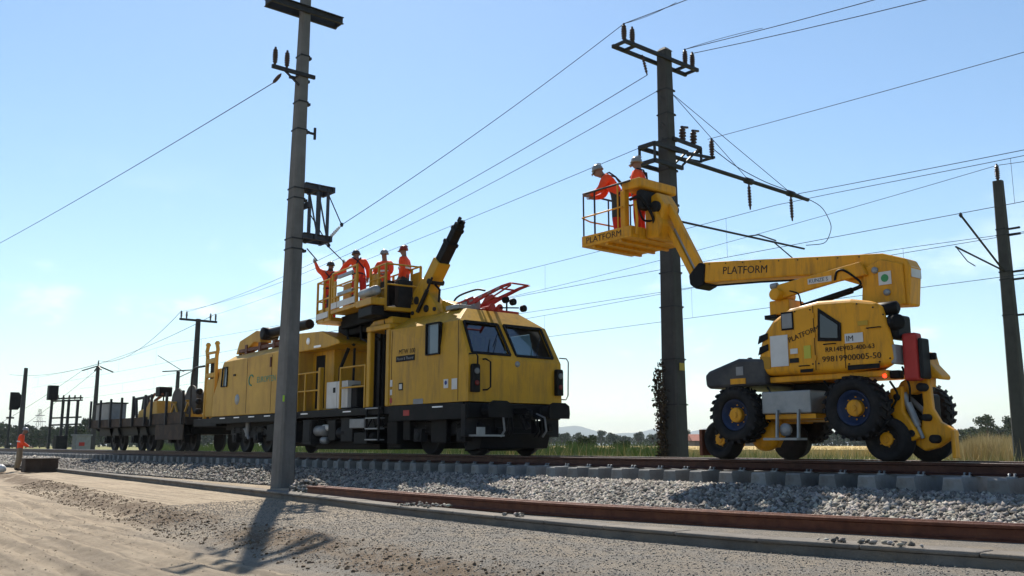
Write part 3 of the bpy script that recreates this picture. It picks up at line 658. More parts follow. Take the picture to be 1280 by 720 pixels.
for y in (-4.55, -4.24): insul((X0 + .18, y, 9.26), (X0 + .18, y, 9.72), .07).build('insulator', INSUL, lm)
insul((X0 + .18, -4.38, 9.08), (X0 - .25, -4.38, 8.98), .05).build('strain_insulator', INSUL, lm)
for i, (z, w_) in enumerate(((9.75, .30), (8.55, .33), (6.35, .36), (6.1, .36), (5.1, .40), (4.85, .40), (7.84, .34))):
    bm_ = MB(); band(bm_, X0, -3.82 + .1 * (z + .95) / 12.65, z, .40 - .2 * (z + .95) / 12.65, .50 - .25 * (z + .95) / 12.65, .06); bm_.box(X0 - .06, X0 + .06, -3.77 + w_ / 2, -3.77 + w_ / 2 + .1, z - .03, z + .03); bm_.build('clamp_band', DSTEEL, lm)
stub = MB(); stub.bar((X0, -3.6, 7.84), (X0, -3.33, 7.84), .05); stub.bar((X0, -3.33, 7.70), (X0, -3.33, 8.0), .05); stub.build('stub_bracket', DSTEEL, lm)
fr = MB()
for xo in (-.22, .22):
    channel(fr, (X0 + xo, -3.66, 6.42), (X0 + xo, -2.88, 6.42), .07, .13); channel(fr, (X0 + xo, -3.66, 5.18), (X0 + xo, -2.92, 5.18), .07, .13)
    fr.bar((X0 + xo, -3.02, 5.18), (X0 + xo, -3.02, 6.45), .06, .06); fr.bar((X0 + xo, -3.30, 5.18), (X0 + xo, -3.30, 6.45), .05, .05); fr.bar((X0 + xo, -3.50, 5.18), (X0 + xo, -3.50, 6.0), .05, .05)
    fr.bar((X0 + xo, -3.3, 6.4), (X0 + xo, -3.02, 5.2), .03)
for y, z in ((-2.9, 6.42), (-2.94, 5.18), (-3.3, 6.42), (-3.35, 5.18), (-3.55, 5.95)): fr.bar((X0 - .3, y, z), (X0 + .3, y, z), .06, .14)
fr.build('termination_frame', FRAME, lm)
rods = [((X0, -2.9, 6.38), (X0, -2.50, 5.66)), ((X0 - .22, -3.3, 5.9), (X0 - .3, -2.68, 5.16))]
for p, q in rods: m_ = MB(); m_.tube([p, q], .014, 6); m_.lathe(q, (0, 0, 1), [(-.05, .03), (0, .05), (.05, .03)], 8); m_.build('tension_rod', DSTEEL, lm)
insul((X0, -2.50, 5.66), (X0, -2.96, 5.12), .045, 9).build('white_insulator', INSW, lm)
gs = MB(); gs.box(X0 + .25, X0 + .262, -4.02, -3.98, 1.22, 1.36); gs.build('survey_mark', mat('survey_green', (.35, .6, .05), .7), lm)

# ---- middle concrete mast
X1 = -6.5; YM = 3.9
mm_ = thing('catenary_mast', 'dark concrete mast in the middle behind the lift basket, overgrown with dry vine', 'mast', (X1, YM, -0.7))
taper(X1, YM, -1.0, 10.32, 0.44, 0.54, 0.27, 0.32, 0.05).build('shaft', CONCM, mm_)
cp = MB(); cp.prism([(X1 - .17, YM - .145), (X1 + .17, YM - .145), (X1 + .17, YM + .145), (X1 - .17, YM + .145)], 10.32, 10.42, 'z', [(X1 - .08, YM - .06), (X1 + .08, YM - .06), (X1 + .08, YM + .06), (X1 - .08, YM + .06)]); cp.build('mast_cap', CONCM, mm_)
ca = MB()
for xo in (-.2, .2): ca.bar((X1 + xo, 2.18, 10.05), (X1 + xo, 5.02, 10.05), .07, .09)
for y in (2.22, 2.6, 4.55, 4.95): ca.bar((X1 - .2, y, 10.05), (X1 + .2, y, 10.05), .06, .07)
ca.build('crossarm', DSTEEL, mm_)
for y in (2.26, 2.56, 4.60, 4.90): insul((X1 + .12, y, 10.08), (X1 + .12, y, 10.56), .075).build('insulator', INSUL, mm_)
insul((X1, 3.05, 10.0), (X1, 3.22, 9.50), .045).build('hanging_insulator', INSUL, mm_)
for i, z in enumerate((9.25, 8.6, 7.9, 7.1, 6.2, 5.4, 4.46, 3.6, 2.3, 1.2)):
    u_ = (z + 1) / 11.32; bm_ = MB(); band(bm_, X1, YM, z, .44 - .17 * u_, .54 - .22 * u_, .05); bm_.box(X1 + .12, X1 + .16, YM + .22 - .085 * u_, YM + .29 - .085 * u_, z - .02, z + .02); bm_.build('clamp_band', DSTEEL, mm_)
bx = MB()
for z in (7.18, 7.62): bx.bar((X1 + .25, 3.12, z), (X1 + .25, 4.2, z), .07, .10); bx.bar((X1 - .25, 3.12, z), (X1 - .25, 4.2, z), .07, .10); bx.bar((X1 - .25, 3.14, z), (X1 + .25, 3.14, z), .07, .10)
bx.bar((X1 + .25, 3.14, 7.18), (X1 + .25, 3.14, 7.62), .05); bx.bar((X1 - .25, 3.14, 7.18), (X1 - .25, 3.14, 7.62), .05)
bx.build('rear_bracket', DSTEEL, mm_)
bx = MB()
for xo in (-.22, .22): bx.bar((X1 + xo, 3.9, 7.92), (X1 + xo, 5.0, 7.88), .06, .09); bx.bar((X1 + xo, 4.0, 7.6), (X1 + xo, 5.5, 7.72), .05, .07); bx.bar((X1 + xo, 4.15, 7.2), (X1 + xo, 4.95, 7.88), .045)
bx.bar((X1 - .22, 4.98, 7.8), (X1 + .22, 4.98, 7.8), .06); bx.bar((X1 + .22, 5.0, 7.5), (X1 + .22, 5.0, 7.9), .05); bx.bar((X1 - .1, 5.46, 7.72), (X1 + .3, 5.46, 7.72), .06)
bx.build('switch_bracket', DSTEEL, mm_)
for y in (4.42, 4.86):
    m_ = insul((X1 + .1, y, 7.95), (X1 + .1, y, 8.38), .10, 4); m_.bar((X1 + .1, y - .05, 8.36), (X1 + .1, y + .22, 8.40), .05); m_.build('switch_insulator', INSUL, mm_)
insul((X1 + .22, 5.46, 7.72), (X1 + .22, 5.46, 8.26), .075).build('insulator', INSUL, mm_)
ar = MB(); ar.tube([(X1 + .12, 4.0, 7.48), (X1 + .12, 10.1, 7.40)], .055, 10)
for y in (7.18, 9.2): ar.lathe((X1 + .12, y, 7.43), (0, 1, 0), [(-.14, .06), (-.14, .09), (.14, .09), (.14, .06)], 10)
ar.build('boom_arm', DSTEEL, mm_)
for y in (7.18, 9.2): insul((X1 + .12, y, 7.36), (X1 + .12, y + .02, 6.62), .06, 7).build('hanging_insulator', INSUL, mm_)
st = MB()
for y in (7.18, 9.2): st.tube([(X1 + .05, 4.1, 9.22), (X1 + .12, y, 7.46)], .009, 5)
st.build('stay_rod', WIRE, mm_)
rg = MB(); rg.tube([(X1 + .15, 4.12, 5.80), (X1 + .15, 9.7, 5.86)], .03, 8); rg.tube([(X1 + .15, 8.2, 5.84), (X1 + .15, 9.3, 5.42)], .018, 6); rg.tube([(X1 + .15, 7.0, 5.84), (X1 + .15, 7.5, 5.95), (X1 + .15, 8.3, 5.9)], .02, 6); rg.build('registration_arm', DSTEEL, mm_)
lp_ = MB(); lp_.tube(smooth_path([(X1 + .1, 5.5, 8.1), (X1 + .1, 6.6, 7.75), (X1 + .1, 8.0, 7.55), (X1 + .1, 9.6, 7.5), (X1 + .1, 10.9, 7.35), (X1 + .1, 11.4, 6.8), (X1 + .1, 11.0, 6.2), (X1 + .1, 9.9, 6.0)], 40), .012, 5); lp_.build('jumper_cable', WIRE, mm_)
hk = MB()
for z in (8.95, 8.25, 7.85): hk.tube([(X1 + .1, 3.74, z), (X1 + .12, 3.58, z + .05), (X1 + .12, 3.52, z - .06), (X1 + .12, 3.62, z - .14)], .009, 5)
hk.build('cable_loop', WIRE, mm_)
sg = MB(); sg.box(X1 + .275, X1 + .285, 3.80, 3.99, 2.02, 2.2); sg.build('number_plate', mat('plate_yellow', (.35, .27, .05), .6), mm_)
# dry vine on the mast foot
vn = thing('climbing_vine', 'dry dark vine climbing the lower left side of the middle mast', 'vine', (X1, 3.55, -0.7))
vm = MB(); Pv = []
for k_ in range(13):
    y0 = 3.66 - .03 * k_ % .1; ph = random.uniform(0, 6)
    pth = [(X1 + random.uniform(-.30, -.05), 3.68 - abs(.10 * math.sin(ph + z * 1.9)) - .05 * (z > 1.5), z) for z in np.arange(-.7, random.uniform(1.6, 2.6), .25)]
    vm.tube(pth, .012, 5)
    for p in pth: Pv += [(p[0] + random.gauss(0, .06), p[1] + random.gauss(-.02, .04), p[2] + random.gauss(0, .12)) for _ in range(7)]
vm.build('stem', BARK, vn)
VV, FF = leaf_cloud(np.array(Pv) - np.array((X1, 3.55, -0.7)), 0.03 + 0.03 * RNG.random(len(Pv)))
me = fast_mesh('leaves', VV, FF); me.materials.append(leafmat('dry_vine_leaf', (0.025, 0.018, 0.015), (0.055, 0.042, 0.03), 3)); o = bpy.data.objects.new('leaves', me); COL.objects.link(o); o.parent = vn; o['kind'] = 'stuff'

# ---- right mast
X2 = -3.78; YR = 17.15
rm = thing('catenary_mast', 'concrete mast at the right edge with a bracket reaching left', 'mast', (X2, YR, -0.75))
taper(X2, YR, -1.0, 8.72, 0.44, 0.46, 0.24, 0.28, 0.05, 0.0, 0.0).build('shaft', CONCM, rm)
insul((X2, YR, 8.72), (X2, YR, 9.3), .085).build('insulator', INSUL, rm)
for z in (7.1, 6.9, 5.7, 5.45, 4.3): m_ = MB(); band(m_, X2, YR, z, .44 - .2 * (z + 1) / 9.72, .46 - .18 * (z + 1) / 9.72, .06); m_.box(X2 + .1, X2 + .5, YR + .05, YR + .12, z - .03, z + .03); m_.build('clamp_band', DSTEEL, rm)
m_ = MB(); m_.tube([(X2, YR - .15, 5.7), (X2, 14.2, 7.1)], .032, 8); m_.tube([(X2, YR - .15, 5.72), (X2, 13.7, 6.05)], .028, 8); m_.tube([(X2, 13.7, 6.05), (X2, 14.4, 5.7), (X2, 14.9, 5.62)], .016, 6); m_.lathe((X2, 14.2, 7.1), (0, 0, 1), [(-.08, .02), (0, .06), (.08, .02)], 8); m_.build('cantilever', DSTEEL, rm)

# ---- far masts
def far_mast(lx, ly, top, label, w_=.42):
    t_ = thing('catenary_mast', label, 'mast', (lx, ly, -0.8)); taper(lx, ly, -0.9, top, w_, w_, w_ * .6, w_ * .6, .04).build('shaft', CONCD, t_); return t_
fm = far_mast(-51, 9.13, 8.4, 'far mast with a wide crossarm above the rear of the yellow car')
m_ = MB(); m_.bar((-51, 7.9, 8.3), (-51, 10.4, 8.3), .12, .14); m_.build('crossarm', DSTEEL, fm)
for y in (8.0, 8.35, 9.95, 10.3): insul((-51, y, 8.36), (-51, y, 8.85), .08, 4).build('insulator', INSUL, fm)
fm = far_mast(-97.3, 16.2, 8.6, 'distant dark mast with forked head above the flat wagon', .5)
m_ = MB()
for s_ in (-1, 1): m_.bar((-97.3, 16.2, 8.7), (-97.3, 16.2 + s_ * 1.6, 8.1), .12, .12); m_.bar((-97.3 - s_ * 1.2, 16.2, 8.2), (-97.3, 16.2, 8.7), .12, .12)
m_.build('forked_head', DSTEEL, fm); insul((-97.3, 16.2, 8.7), (-97.3, 16.2, 9.3), .1, 4).build('insulator', INSUL, fm)
far_mast(-102.3, 10.2, 8.47, 'plain dark distant mast behind the standing worker', .55)
fm = far_mast(-91.7, 22.9, 8.1, 'distant short mast with a flat bracket above the cable drums', .5)
m_ = MB(); m_.bar((-91.7, 21.2, 8.0), (-91.7, 24.6, 8.35), .12, .12); m_.bar((-91.7, 22.9, 7.4), (-91.7, 24.6, 8.3), .08); m_.tube([(-91.7, 23.5, 8.1), (-91.7, 20.6, 9.7)], .04, 5); m_.build('cantilever', DSTEEL, fm)

# ---- wires
def wire(p, q, sag, r, label, n=30, name='overhead_wire', mt=WIRE, cat='wire'):
    p = np.array(p, float); q = np.array(q, float); path = []
    for i in range(n + 1):
        t_ = i / n; a = p + (q - p) * t_; a[2] -= 4 * sag * t_ * (1 - t_); path.append(a)
    return solo(MB().tube(path, r, 5), name, mt, label, cat, tuple(p))
wire((X0 - .25, -4.38, 8.98), (-75, -6.8, 10.5), .5, .011, 'single feeder wire running left from the foreground mast')
wire((X1 + .12, 2.26, 10.55), (X0, -2.50, 5.66), .12, .009, 'long wire from the top of the middle mast down to the foreground mast')
wire((X1, 3.22, 9.50), (-51, 8.35, 8.8), .75, .010, 'upper wire of the close pair crossing the sky between the masts')
wire((X1, 3.72, 9.25), (-51, 8.0, 8.8), .9, .009, 'lower wire of the close pair crossing the sky between the masts')
wire((X1 - .25, 3.14, 7.62), (-51, 10.3, 8.8), .2, .008, 'thin faint wire passing behind the workers and the crane')
wire((X1 + .12, 2.26, 10.55), (42, 2.3, 10.6), .9, .010, 'wire leaving the left end of the top crossarm towards the upper edge')
wire((X1 + .12, 4.60, 10.55), (42, 4.7, 10.2), 1.6, .010, 'upper wire of the pair leaving the middle mast to the right')
wire((X1 + .12, 4.90, 10.52), (42, 4.9, 10.0), 1.9, .010, 'lower wire of the pair leaving the middle mast to the right')
wire((X1 + .1, 5.46, 8.26), (42, 5.5, 8.5), .5, .008, 'thin wire rising from the switch bracket to the right edge')
wire((X1 + .1, 9.6, 7.5), (42, 10.0, 7.6), .5, .010, 'wire leaving the end of the long arm to the right')
wire((X1 + .12, 2.26, 10.55), (X1 + 1.6, 2.5, 10.62), .05, .007, 'short jumper wire over the left insulators of the middle mast')
wire((X1 + .12, 4.60, 10.55), (X1 + 2.4, 4.8, 10.38), -.03, .007, 'short jumper wire over the right insulators of the middle mast')
wire((-51, 8.0, 8.85), (-97.3, 16.2, 9.3), 1.2, .016, 'faint far wire from the crossarm mast to the forked mast')
wire((-51, 10.3, 8.85), (-110, 10.2, 8.2), 1.4, .016, 'faint far wire running on towards the plain distant mast')
wire((-97.3, 14.7, 8.2), (-140, 12, 1.0), .4, .02, 'thick slanting stay wire on the left of the forked mast')
wire((-97.3, 16.2, 8.4), (-135, 14, 0.2), .4, .02, 'thin slanting stay wire on the left of the forked mast')
wire((X2, YR, 9.25), (-60, 17.5, 8.4), .9, .010, 'wire meeting the pin insulator on top of the right mast')
wire((X2, YR, 9.25), (36, 17.1, 9.3), .9, .010, 'wire leaving the right mast across the right edge')
wire((-60, 22, 8.6), (40, 22, 8.8), .8, .012, 'single faint wire far behind the right mast')
def catenary(ly, zm, zc, label, d0, x0=-95, x1=38):
    t_ = thing('catenary_line', label, 'catenary', (x0, ly, zc)); span = 50.0
    def zmess(x): u = ((x + 6.6) % span) / span; return zm - 4 * .42 * u * (1 - u) + .25
    xs_ = np.arange(x0, x1 + .1, 2.0)
    MB().tube([(x, ly, zmess(x)) for x in xs_], .009, 5).build('messenger_wire', WIRE, t_)
    MB().tube([(x0, ly, zc), (x1, ly, zc)], .009, 5).build('contact_wire', WIRE, t_)
    x = x0 + d0
    while x < x1:
        MB().tube([(x, ly, zc), (x, ly, zmess(x))], .005, 4).build('dropper', WIRE, t_); x += 8.4
catenary(9.35, 7.0, 5.95, 'catenary line hung from the long arm of the middle mast', 2.2)
catenary(13.9, 6.1, 5.0, 'catenary line held by the bracket of the right mast', 5.5)

# ---------------------------------------------------------------- things beside the line, far left
sg = thing('signal_post', 'small railway signal with a black board at the far left edge', 'signal', (-86.4, 5.8, -0.7))
MB().tube([(-86.4, 5.8, -.7), (-86.4, 5.8, 4.9)], .10, 8).build('post', DSTEEL, sg)
m_ = MB(); m_.prism([(5.62, 3.4), (6.3, 3.4), (6.5, 3.65), (6.5, 4.75), (6.3, 5.0), (5.62, 5.0)], -86.3, -86.05, 'x'); m_.build('signal_board', BLK, sg)
m_ = MB(); m_.box(-86.5, -86.2, 5.5, 6.1, 2.6, 2.75); m_.box(-86.6, -86.2, 5.6, 6.0, -.7, .2); m_.build('bracket', DSTEEL, sg)
gt = thing('switch_frame', 'dark steel switch frame with a square box on top, left of the wagons', 'steel frame', (-78, 8, -0.7))
def gpos(u): return (-78.58 + u * 1.25, 7.34 + u * 1.5)
for u in (0, .5, .75, 1.15):
    a = gpos(u); MB().bar((a[0], a[1], -.7), (a[0], a[1], 4.1 if u else 4.4), .20, .20).build('post', DSTEEL, gt)
for z in (1.9, 2.5, 3.95, 4.15):
    a = gpos(-.05); c = gpos(1.35); MB().bar((*a, z), (*c, z + .1), .12, .13).build('crossbeam', DSTEEL, gt)
for u in (.25, .5, .75, 1.0, 1.25):
    a = gpos(u); insul((*a, 4.1), (*a, 4.5), .10, 3).build('insulator', INSUL, gt)
a = gpos(0); m_ = MB(); m_.box(a[0] - .35, a[0] + .35, a[1] - .38, a[1] + .38, 4.05, 5.3); m_.build('equipment_box', BLK, gt, bev=.03)
a = gpos(.2); m_ = MB(); m_.box(a[0], a[0] + .9, a[1], a[1] + .9, -.7, 1.0); m_.build('base_cabinet', DKG, gt, bev=.02)
cb = thing('relay_cabinet', 'grey relay cabinet with a red plate behind the wagon end', 'cabinet', (-76.7, 9.5, -0.75))
m_ = MB(); m_.box(-77.4, -76.2, 8.9, 10.1, -.75, 1.0); m_.build('housing', GRY, cb, bev=.03)
m_ = MB(); m_.prism([(-77.5, 8.8), (-76.1, 8.8), (-76.1, 10.2), (-77.5, 10.2)], 1.0, 1.12, 'z'); m_.build('roof', GRY, cb)
m_ = MB(); m_.box(-76.19, -76.17, 9.15, 9.6, .15, .45); m_.build('warning_plate', RED, cb)
# distant lattice pylon
py_ = thing('lattice_pylon', 'tiny lattice power pylon on the far left skyline', 'pylon', (-305, 600, -1), False)
m_ = MB()
for sx_ in (-1, 1):
    for sy_ in (-1, 1): m_.bar((-305 + sx_ * 2.4, 600 + sy_ * 2.4, -1), (-305 + sx_ * .4, 600 + sy_ * .4, 23), .16)
for i in range(7):
    z = i * 3.3; r_ = 2.4 - 2.0 * z / 24; r2_ = 2.4 - 2.0 * (z + 3.3) / 24
    for s_ in (-1, 1): m_.bar((-305 - r_ * s_, 597.6, z), (-305 + r2_ * s_, 597.6, z + 3.3), .1)
m_.build('tower', DSTEEL, py_)
m_ = MB(); m_.bar((-309, 600, 15), (-301, 600, 15), .4); m_.bar((-308, 600, 19), (-302, 600, 19), .4); m_.build('crossarm', DSTEEL, py_)
# crate and sacks by the worker
BROWN = mat('dark_brown_steel', (.055, .038, .028), .8, var=.3, vscale=3)
cr_ = thing('steel_crate', 'dark rusty steel crate standing on the bench beside the worker', 'crate', (-32.0, -4.1, -0.8))
m_ = MB(); m_.box(-32.35, -31.75, -4.75, -3.55, -.82, -.32); m_.build('body', BROWN, cr_, bev=.02)
m_ = MB()
for y in (-4.7, -4.15, -3.6): m_.box(-31.75, -31.71, y - .04, y + .04, -.8, -.30)
m_.build('rib', BROWN, cr_)
m_ = MB(); m_.box(-32.38, -31.70, -4.78, -3.52, -.33, -.28); m_.build('rim', BROWN, cr_)
def sack(x, y, z, s_, mt, label, rz=0):
    m = MB(); prof = []
    rows = []
    for i in range(7):
        ph = -math.pi / 2 + math.pi * i / 6
        for k_ in range(14):
            t_ = 2 * math.pi * k_ / 14; r_ = math.cos(ph) ** .6; rows.append((x + s_ * (.5 * r_ * math.cos(t_ + rz) * (1 + .1 * math.sin(3 * t_))), y + s_ * .32 * r_ * math.sin(t_ + rz), z + s_ * .2 * (1 + math.sin(ph)) * (1 + .15 * math.sin(2 * t_ + 1))))
    fs = [(i * 14 + k_, i * 14 + (k_ + 1) % 14, (i + 1) * 14 + (k_ + 1) % 14, (i + 1) * 14 + k_) for i in range(6) for k_ in range(14)]
    m.add(rows, fs, True); solo(m, 'sack', mt, label, 'sack', (x, y, z))
sack(-33.6, -5.25, -.86, .75, WHT, 'white plastic sack on the ground at the far left edge'); sack(-34.2, -5.3, -.86, .6, RED, 'small red bundle behind the white sack at the left edge', .7)
# barn, parked van far behind
bn = thing('barn', 'low distant barn with a red roof behind the lift wheels', 'barn', (66, 300, -1), False)
m_ = MB(); m_.box(58, 78, 296, 306, -1, 1.6); m_.build('wall', mat('barn_wall', (.16, .12, .10), .9, var=.2, vscale=.5), bn)
m_ = MB(); m_.prism([(295, 1.5), (301, 3.6), (307, 1.5)], 57, 79, 'x'); m_.build('roof', mat('barn_roof', (.24, .085, .055), .85, var=.2, vscale=.6), bn)
vn_ = thing('parked_van', 'small white van parked far behind the cab front', 'van', (4, 150, -0.75), False)
m_ = MB(); m_.prism([(2.6, -.35), (2.6, .95), (3.0, 1.15), (4.9, 1.15), (5.5, .45), (6.3, .3), (6.4, -.35)], 149, 150.8, 'y'); m_.build('body', WHT, vn_, bev=.08)
m_ = MB(); m_.prism([(3.0, .45), (3.1, 1.0), (4.8, 1.0), (5.2, .45)], 148.97, 148.99, 'y'); m_.build('side_window', BLK, vn_)
for x in (3.3, 5.6): MB().lathe((x, 148.98, -.42), (0, 1, 0), [(0, .2), (0, .33), (.25, .33), (.25, .2)], 16).build('wheel', RUB, vn_)

# ================================================================== PEOPLE
def person(label, base, yaw, J=None, helmet=HELM, jacket=JACK, trousers=TRO, lower=None, harness=False, stripes=True, height=1.76, tr_=True, sit=False):
    """base in track coordinates; yaw = world heading (0 looks along +Y, away from the camera)"""
    D = dict(pel=(0, 0, .95), sp=(0, .01, 1.13), ch=(0, 0, 1.33), nk=(0, .0, 1.48), hb=(0, .02, 1.56), hd=(0, .03, 1.66), ht=(0, .02, 1.74), ns=(0, .14, 1.635),
             ls=(-.19, 0, 1.42), le=(-.24, -.02, 1.13), lw=(-.25, .08, .88), lh=(-.25, .10, .80), rs=(.19, 0, 1.42), re=(.24, -.02, 1.13), rw=(.25, .08, .88), rh=(.25, .10, .80),
             lp=(-.10, 0, .90), lk=(-.12, .02, .50), la=(-.13, -.02, .10), lt=(-.15, .15, .05), rp=(.10, 0, .90), rk=(.12, .02, .50), ra=(.13, -.02, .10), rt=(.15, .15, .05))
    D.update(J or {}); s = height / 1.76
    rad = dict(pel=.175, sp=.170, ch=.190, nk=.070, hb=.080, hd=.102, ht=.07, ns=.028, ls=.105, le=.075, lw=.050, lh=.038, rs=.105, re=.075, rw=.050, rh=.038, lp=.120, lk=.090, la=.070, lt=.048, rp=.120, rk=.090, ra=.070, rt=.045)
    keys = list(D); P = {k_: np.array(D[k_], float) for k_ in keys}
    E_ = [('pel', 'sp', 1), ('sp', 'ch', 1), ('ch', 'nk', 1), ('nk', 'hb', 0), ('hb', 'hd', 0), ('hd', 'ht', 0), ('hd', 'ns', 0), ('ch', 'ls', 1), ('ls', 'le', 1), ('le', 'lw', 1), ('lw', 'lh', 0), ('ch', 'rs', 1), ('rs', 're', 1), ('re', 'rw', 1), ('rw', 'rh', 0),
          ('pel', 'lp', 2), ('lp', 'lk', 2), ('lk', 'la', 3), ('la', 'lt', 4), ('pel', 'rp', 2), ('rp', 'rk', 2), ('rk', 'ra', 3), ('ra', 'rt', 4)]
    # five fingers on each hand
    for h_, w_, sgn in (('lh', 'lw', -1), ('rh', 'rw', 1)):
        d = P[h_] - P[w_]; d /= np.linalg.norm(d); side = np.cross(d, (0, 1.0, 0.15)); side /= np.linalg.norm(side); up = np.cross(side, d)
        for i, (o_, l_) in enumerate(((-.030, .062), (-.010, .075), (.010, .070), (.030, .055))):
            a = f'{h_}f{i}'; P[a] = P[h_] + d * .045 + side * o_; P[a + 't'] = P[a] + d * l_ * .8 + up * .022; rad[a] = .0095; rad[a + 't'] = .008; E_ += [(h_, a, 0), (a, a + 't', 0)]
        a = f'{h_}th'; P[a] = P[h_] - side * .045 * sgn + d * .005; P[a + 't'] = P[a] + d * .04 - side * .012 * sgn; rad[a] = .011; rad[a + 't'] = .009; E_ += [(h_, a, 0), (a, a + 't', 0)]
    keys = list(P); idx = {k_: i for i, k_ in enumerate(keys)}
    me = bpy.data.meshes.new('skel'); me.from_pydata([tuple(P[k_] * s) for k_ in keys], [(idx[a], idx[b_]) for a, b_, _ in E_], [])
    ob = bpy.data.objects.new('skel', me); COL.objects.link(ob); md = ob.modifiers.new('s', 'SKIN'); md.use_smooth_shade = True; md.branch_smoothing = .4
    for k_ in keys:
        sv = me.skin_vertices[0].data[idx[k_]]; r_ = rad[k_] * s; dep = .72 if k_ in ('pel', 'sp', 'ch') else 1.0; sv.radius = (r_, r_ * dep) if k_ not in ('ch', 'sp', 'pel') else (r_, r_ * .8)
        sv.use_root = (k_ == 'pel')
    sb = ob.modifiers.new('d', 'SUBSURF'); sb.levels = 1; sb.render_levels = 1
    dg = bpy.context.evaluated_depsgraph_get(); dg.update(); body = bpy.data.meshes.new_from_object(ob.evaluated_get(dg)); bpy.data.objects.remove(ob)
    body.materials.clear()
    for m_ in (SKIN, jacket, trousers, lower or trousers, BOOT): body.materials.append(m_)
    A = np.array([P[a] * s for a, _, _ in E_]); B = np.array([P[b_] * s for _, b_, _ in E_]); Mi = np.array([m_ for _, _, m_ in E_])
    for p in body.polygons:
        c = np.array(p.center); t_ = np.clip(((c - A) * (B - A)).sum(1) / ((B - A) ** 2).sum(1), 0, 1); d = np.linalg.norm(A + (B - A) * t_[:, None] - c, axis=1); k_ = int(d.argmin()); mi = int(Mi[k_])
        if c[2] > P['pel'][2] * s + .01 and mi in (2,): mi = 1
        p.material_index = mi; p.use_smooth = True
    e_ = bpy.data.objects.new('person', None); COL.objects.link(e_); e_.location = W(*base) if tr_ else base; e_.rotation_euler = (0, 0, yaw); tag(e_, label, 'person'); OFF[e_.name] = (0, 0, 0)
    bo = bpy.data.objects.new('body', body); COL.objects.link(bo); bo.parent = e_
    # helmet: dome, brim and ridge, tilted with the head
    hd = (P['hd'] + np.array((0, 0, .035))) * s; ax = (P['ht'] - P['hb']); ax = ax / np.linalg.norm(ax)
    hm = MB(); hm.lathe(hd, ax, [(-.02, .122), (-.012, .128), (.0, .116), (.04, .110), (.08, .088), (.10, .055), (.108, .01)], 18)
    fwd = (P['ns'] - P['hd']); fwd /= np.linalg.norm(fwd); hm.bar(hd + ax * -.008 + fwd * .09, hd + ax * -.02 + fwd * .155, .13, .010)
    ho = hm.build('helmet', helmet, e_)
    rg_ = MB(); rg_.tube([hd + ax * .04 - fwd * .12, hd + ax * .10 - fwd * .06, hd + ax * .118, hd + ax * .10 + fwd * .06, hd + ax * .04 + fwd * .12], .010, 5); rg_.build('ridge', helmet, ho)
    # eyes
    ey = MB(); rt_ = np.cross(fwd, ax)
    for s_ in (-1, 1): ey.lathe(P['hd'] * s + rt_ * s_ * .034 + fwd * .084 + ax * .005, fwd, [(0, .008), (.006, .010), (.012, .004)], 8)
    ey.build('eyes', INK, e_)
    up_ = (P['nk'] - P['sp']); up_ /= np.linalg.norm(up_); sh = P['rs'] - P['ls']; sh /= np.linalg.norm(sh); fw = np.cross(up_, sh)
    ctr = P['ch'] * s
    def ring(c, u, v, ru, rv, w_): # band around the torso
        m = MB(); pts = []; n = 20
        for k_ in range(n):
            t_ = 2 * math.pi * k_ / n; q = c + u * ru * math.cos(t_) + v * rv * math.sin(t_); pts += [q - up_ * w_ / 2, q + up_ * w_ / 2]
        m.add(pts, [(2 * k_, 2 * ((k_ + 1) % n), 2 * ((k_ + 1) % n) + 1, 2 * k_ + 1) for k_ in range(n)], True); return m
    if stripes: ring((P['sp'] * .75 + P['ch'] * .25) * s, sh, fw, .192 * s, .160 * s, .05).build('reflective_band', REFL, e_)
    if harness:
        m = MB(); b_ = -fw
        for s_ in (-1, 1):
            m.tube([P['sp'] * s + sh * .12 * s_ + b_ * .145, ctr + b_ * .162, ctr + up_ * .13 - sh * .11 * s_ + b_ * .12, ctr + up_ * .18 - sh * .12 * s_, ctr + fw * .16 - sh * .10 * s_], .018, 6)
        m.build('harness_strap', STRAP, e_); ring(P['pel'] * s + up_ * .04, sh, fw, .195 * s, .165 * s, .05).build('harness_belt', STRAP, e_)
    return e_

# ================================================================== WORK TRAIN
def wheelset(m, x, y, z=0.43, r=0.43, side=-1):
    """one rail wheel facing outwards on the given side"""
    m.lathe((x, y, z), (0, side, 0), [(-.07, r + .028), (-.04, r + .028), (-.035, r), (.06, r - .006), (.065, r - .05), (.03, r - .07), (.03, .16), (.075, .13), (.085, .07)], 28)
def axlebox(m, x, y, z=.45):
    m.box(x - .16, x + .16, y - .12, y + .06, z - .14, z + .16); m.lathe((x, y - .12, z), (0, -1, 0), [(0, .11), (.03, .10), (.035, .05)], 12)
def coil(m, x, y, z0, z1, r=.07):
    pts = []
    for i in range(49):
        t_ = i / 48; pts.append((x + r * math.cos(t_ * 6.283 * 4), y + r * math.sin(t_ * 6.283 * 4), z0 + (z1 - z0) * t_))
    m.tube(pts, .016, 6)
car = thing('catenary_work_car', 'long yellow rail work car with front cab, raised platform and crane', 'rail work car', (-15, 0, 0))
CS = 1.40   # half width
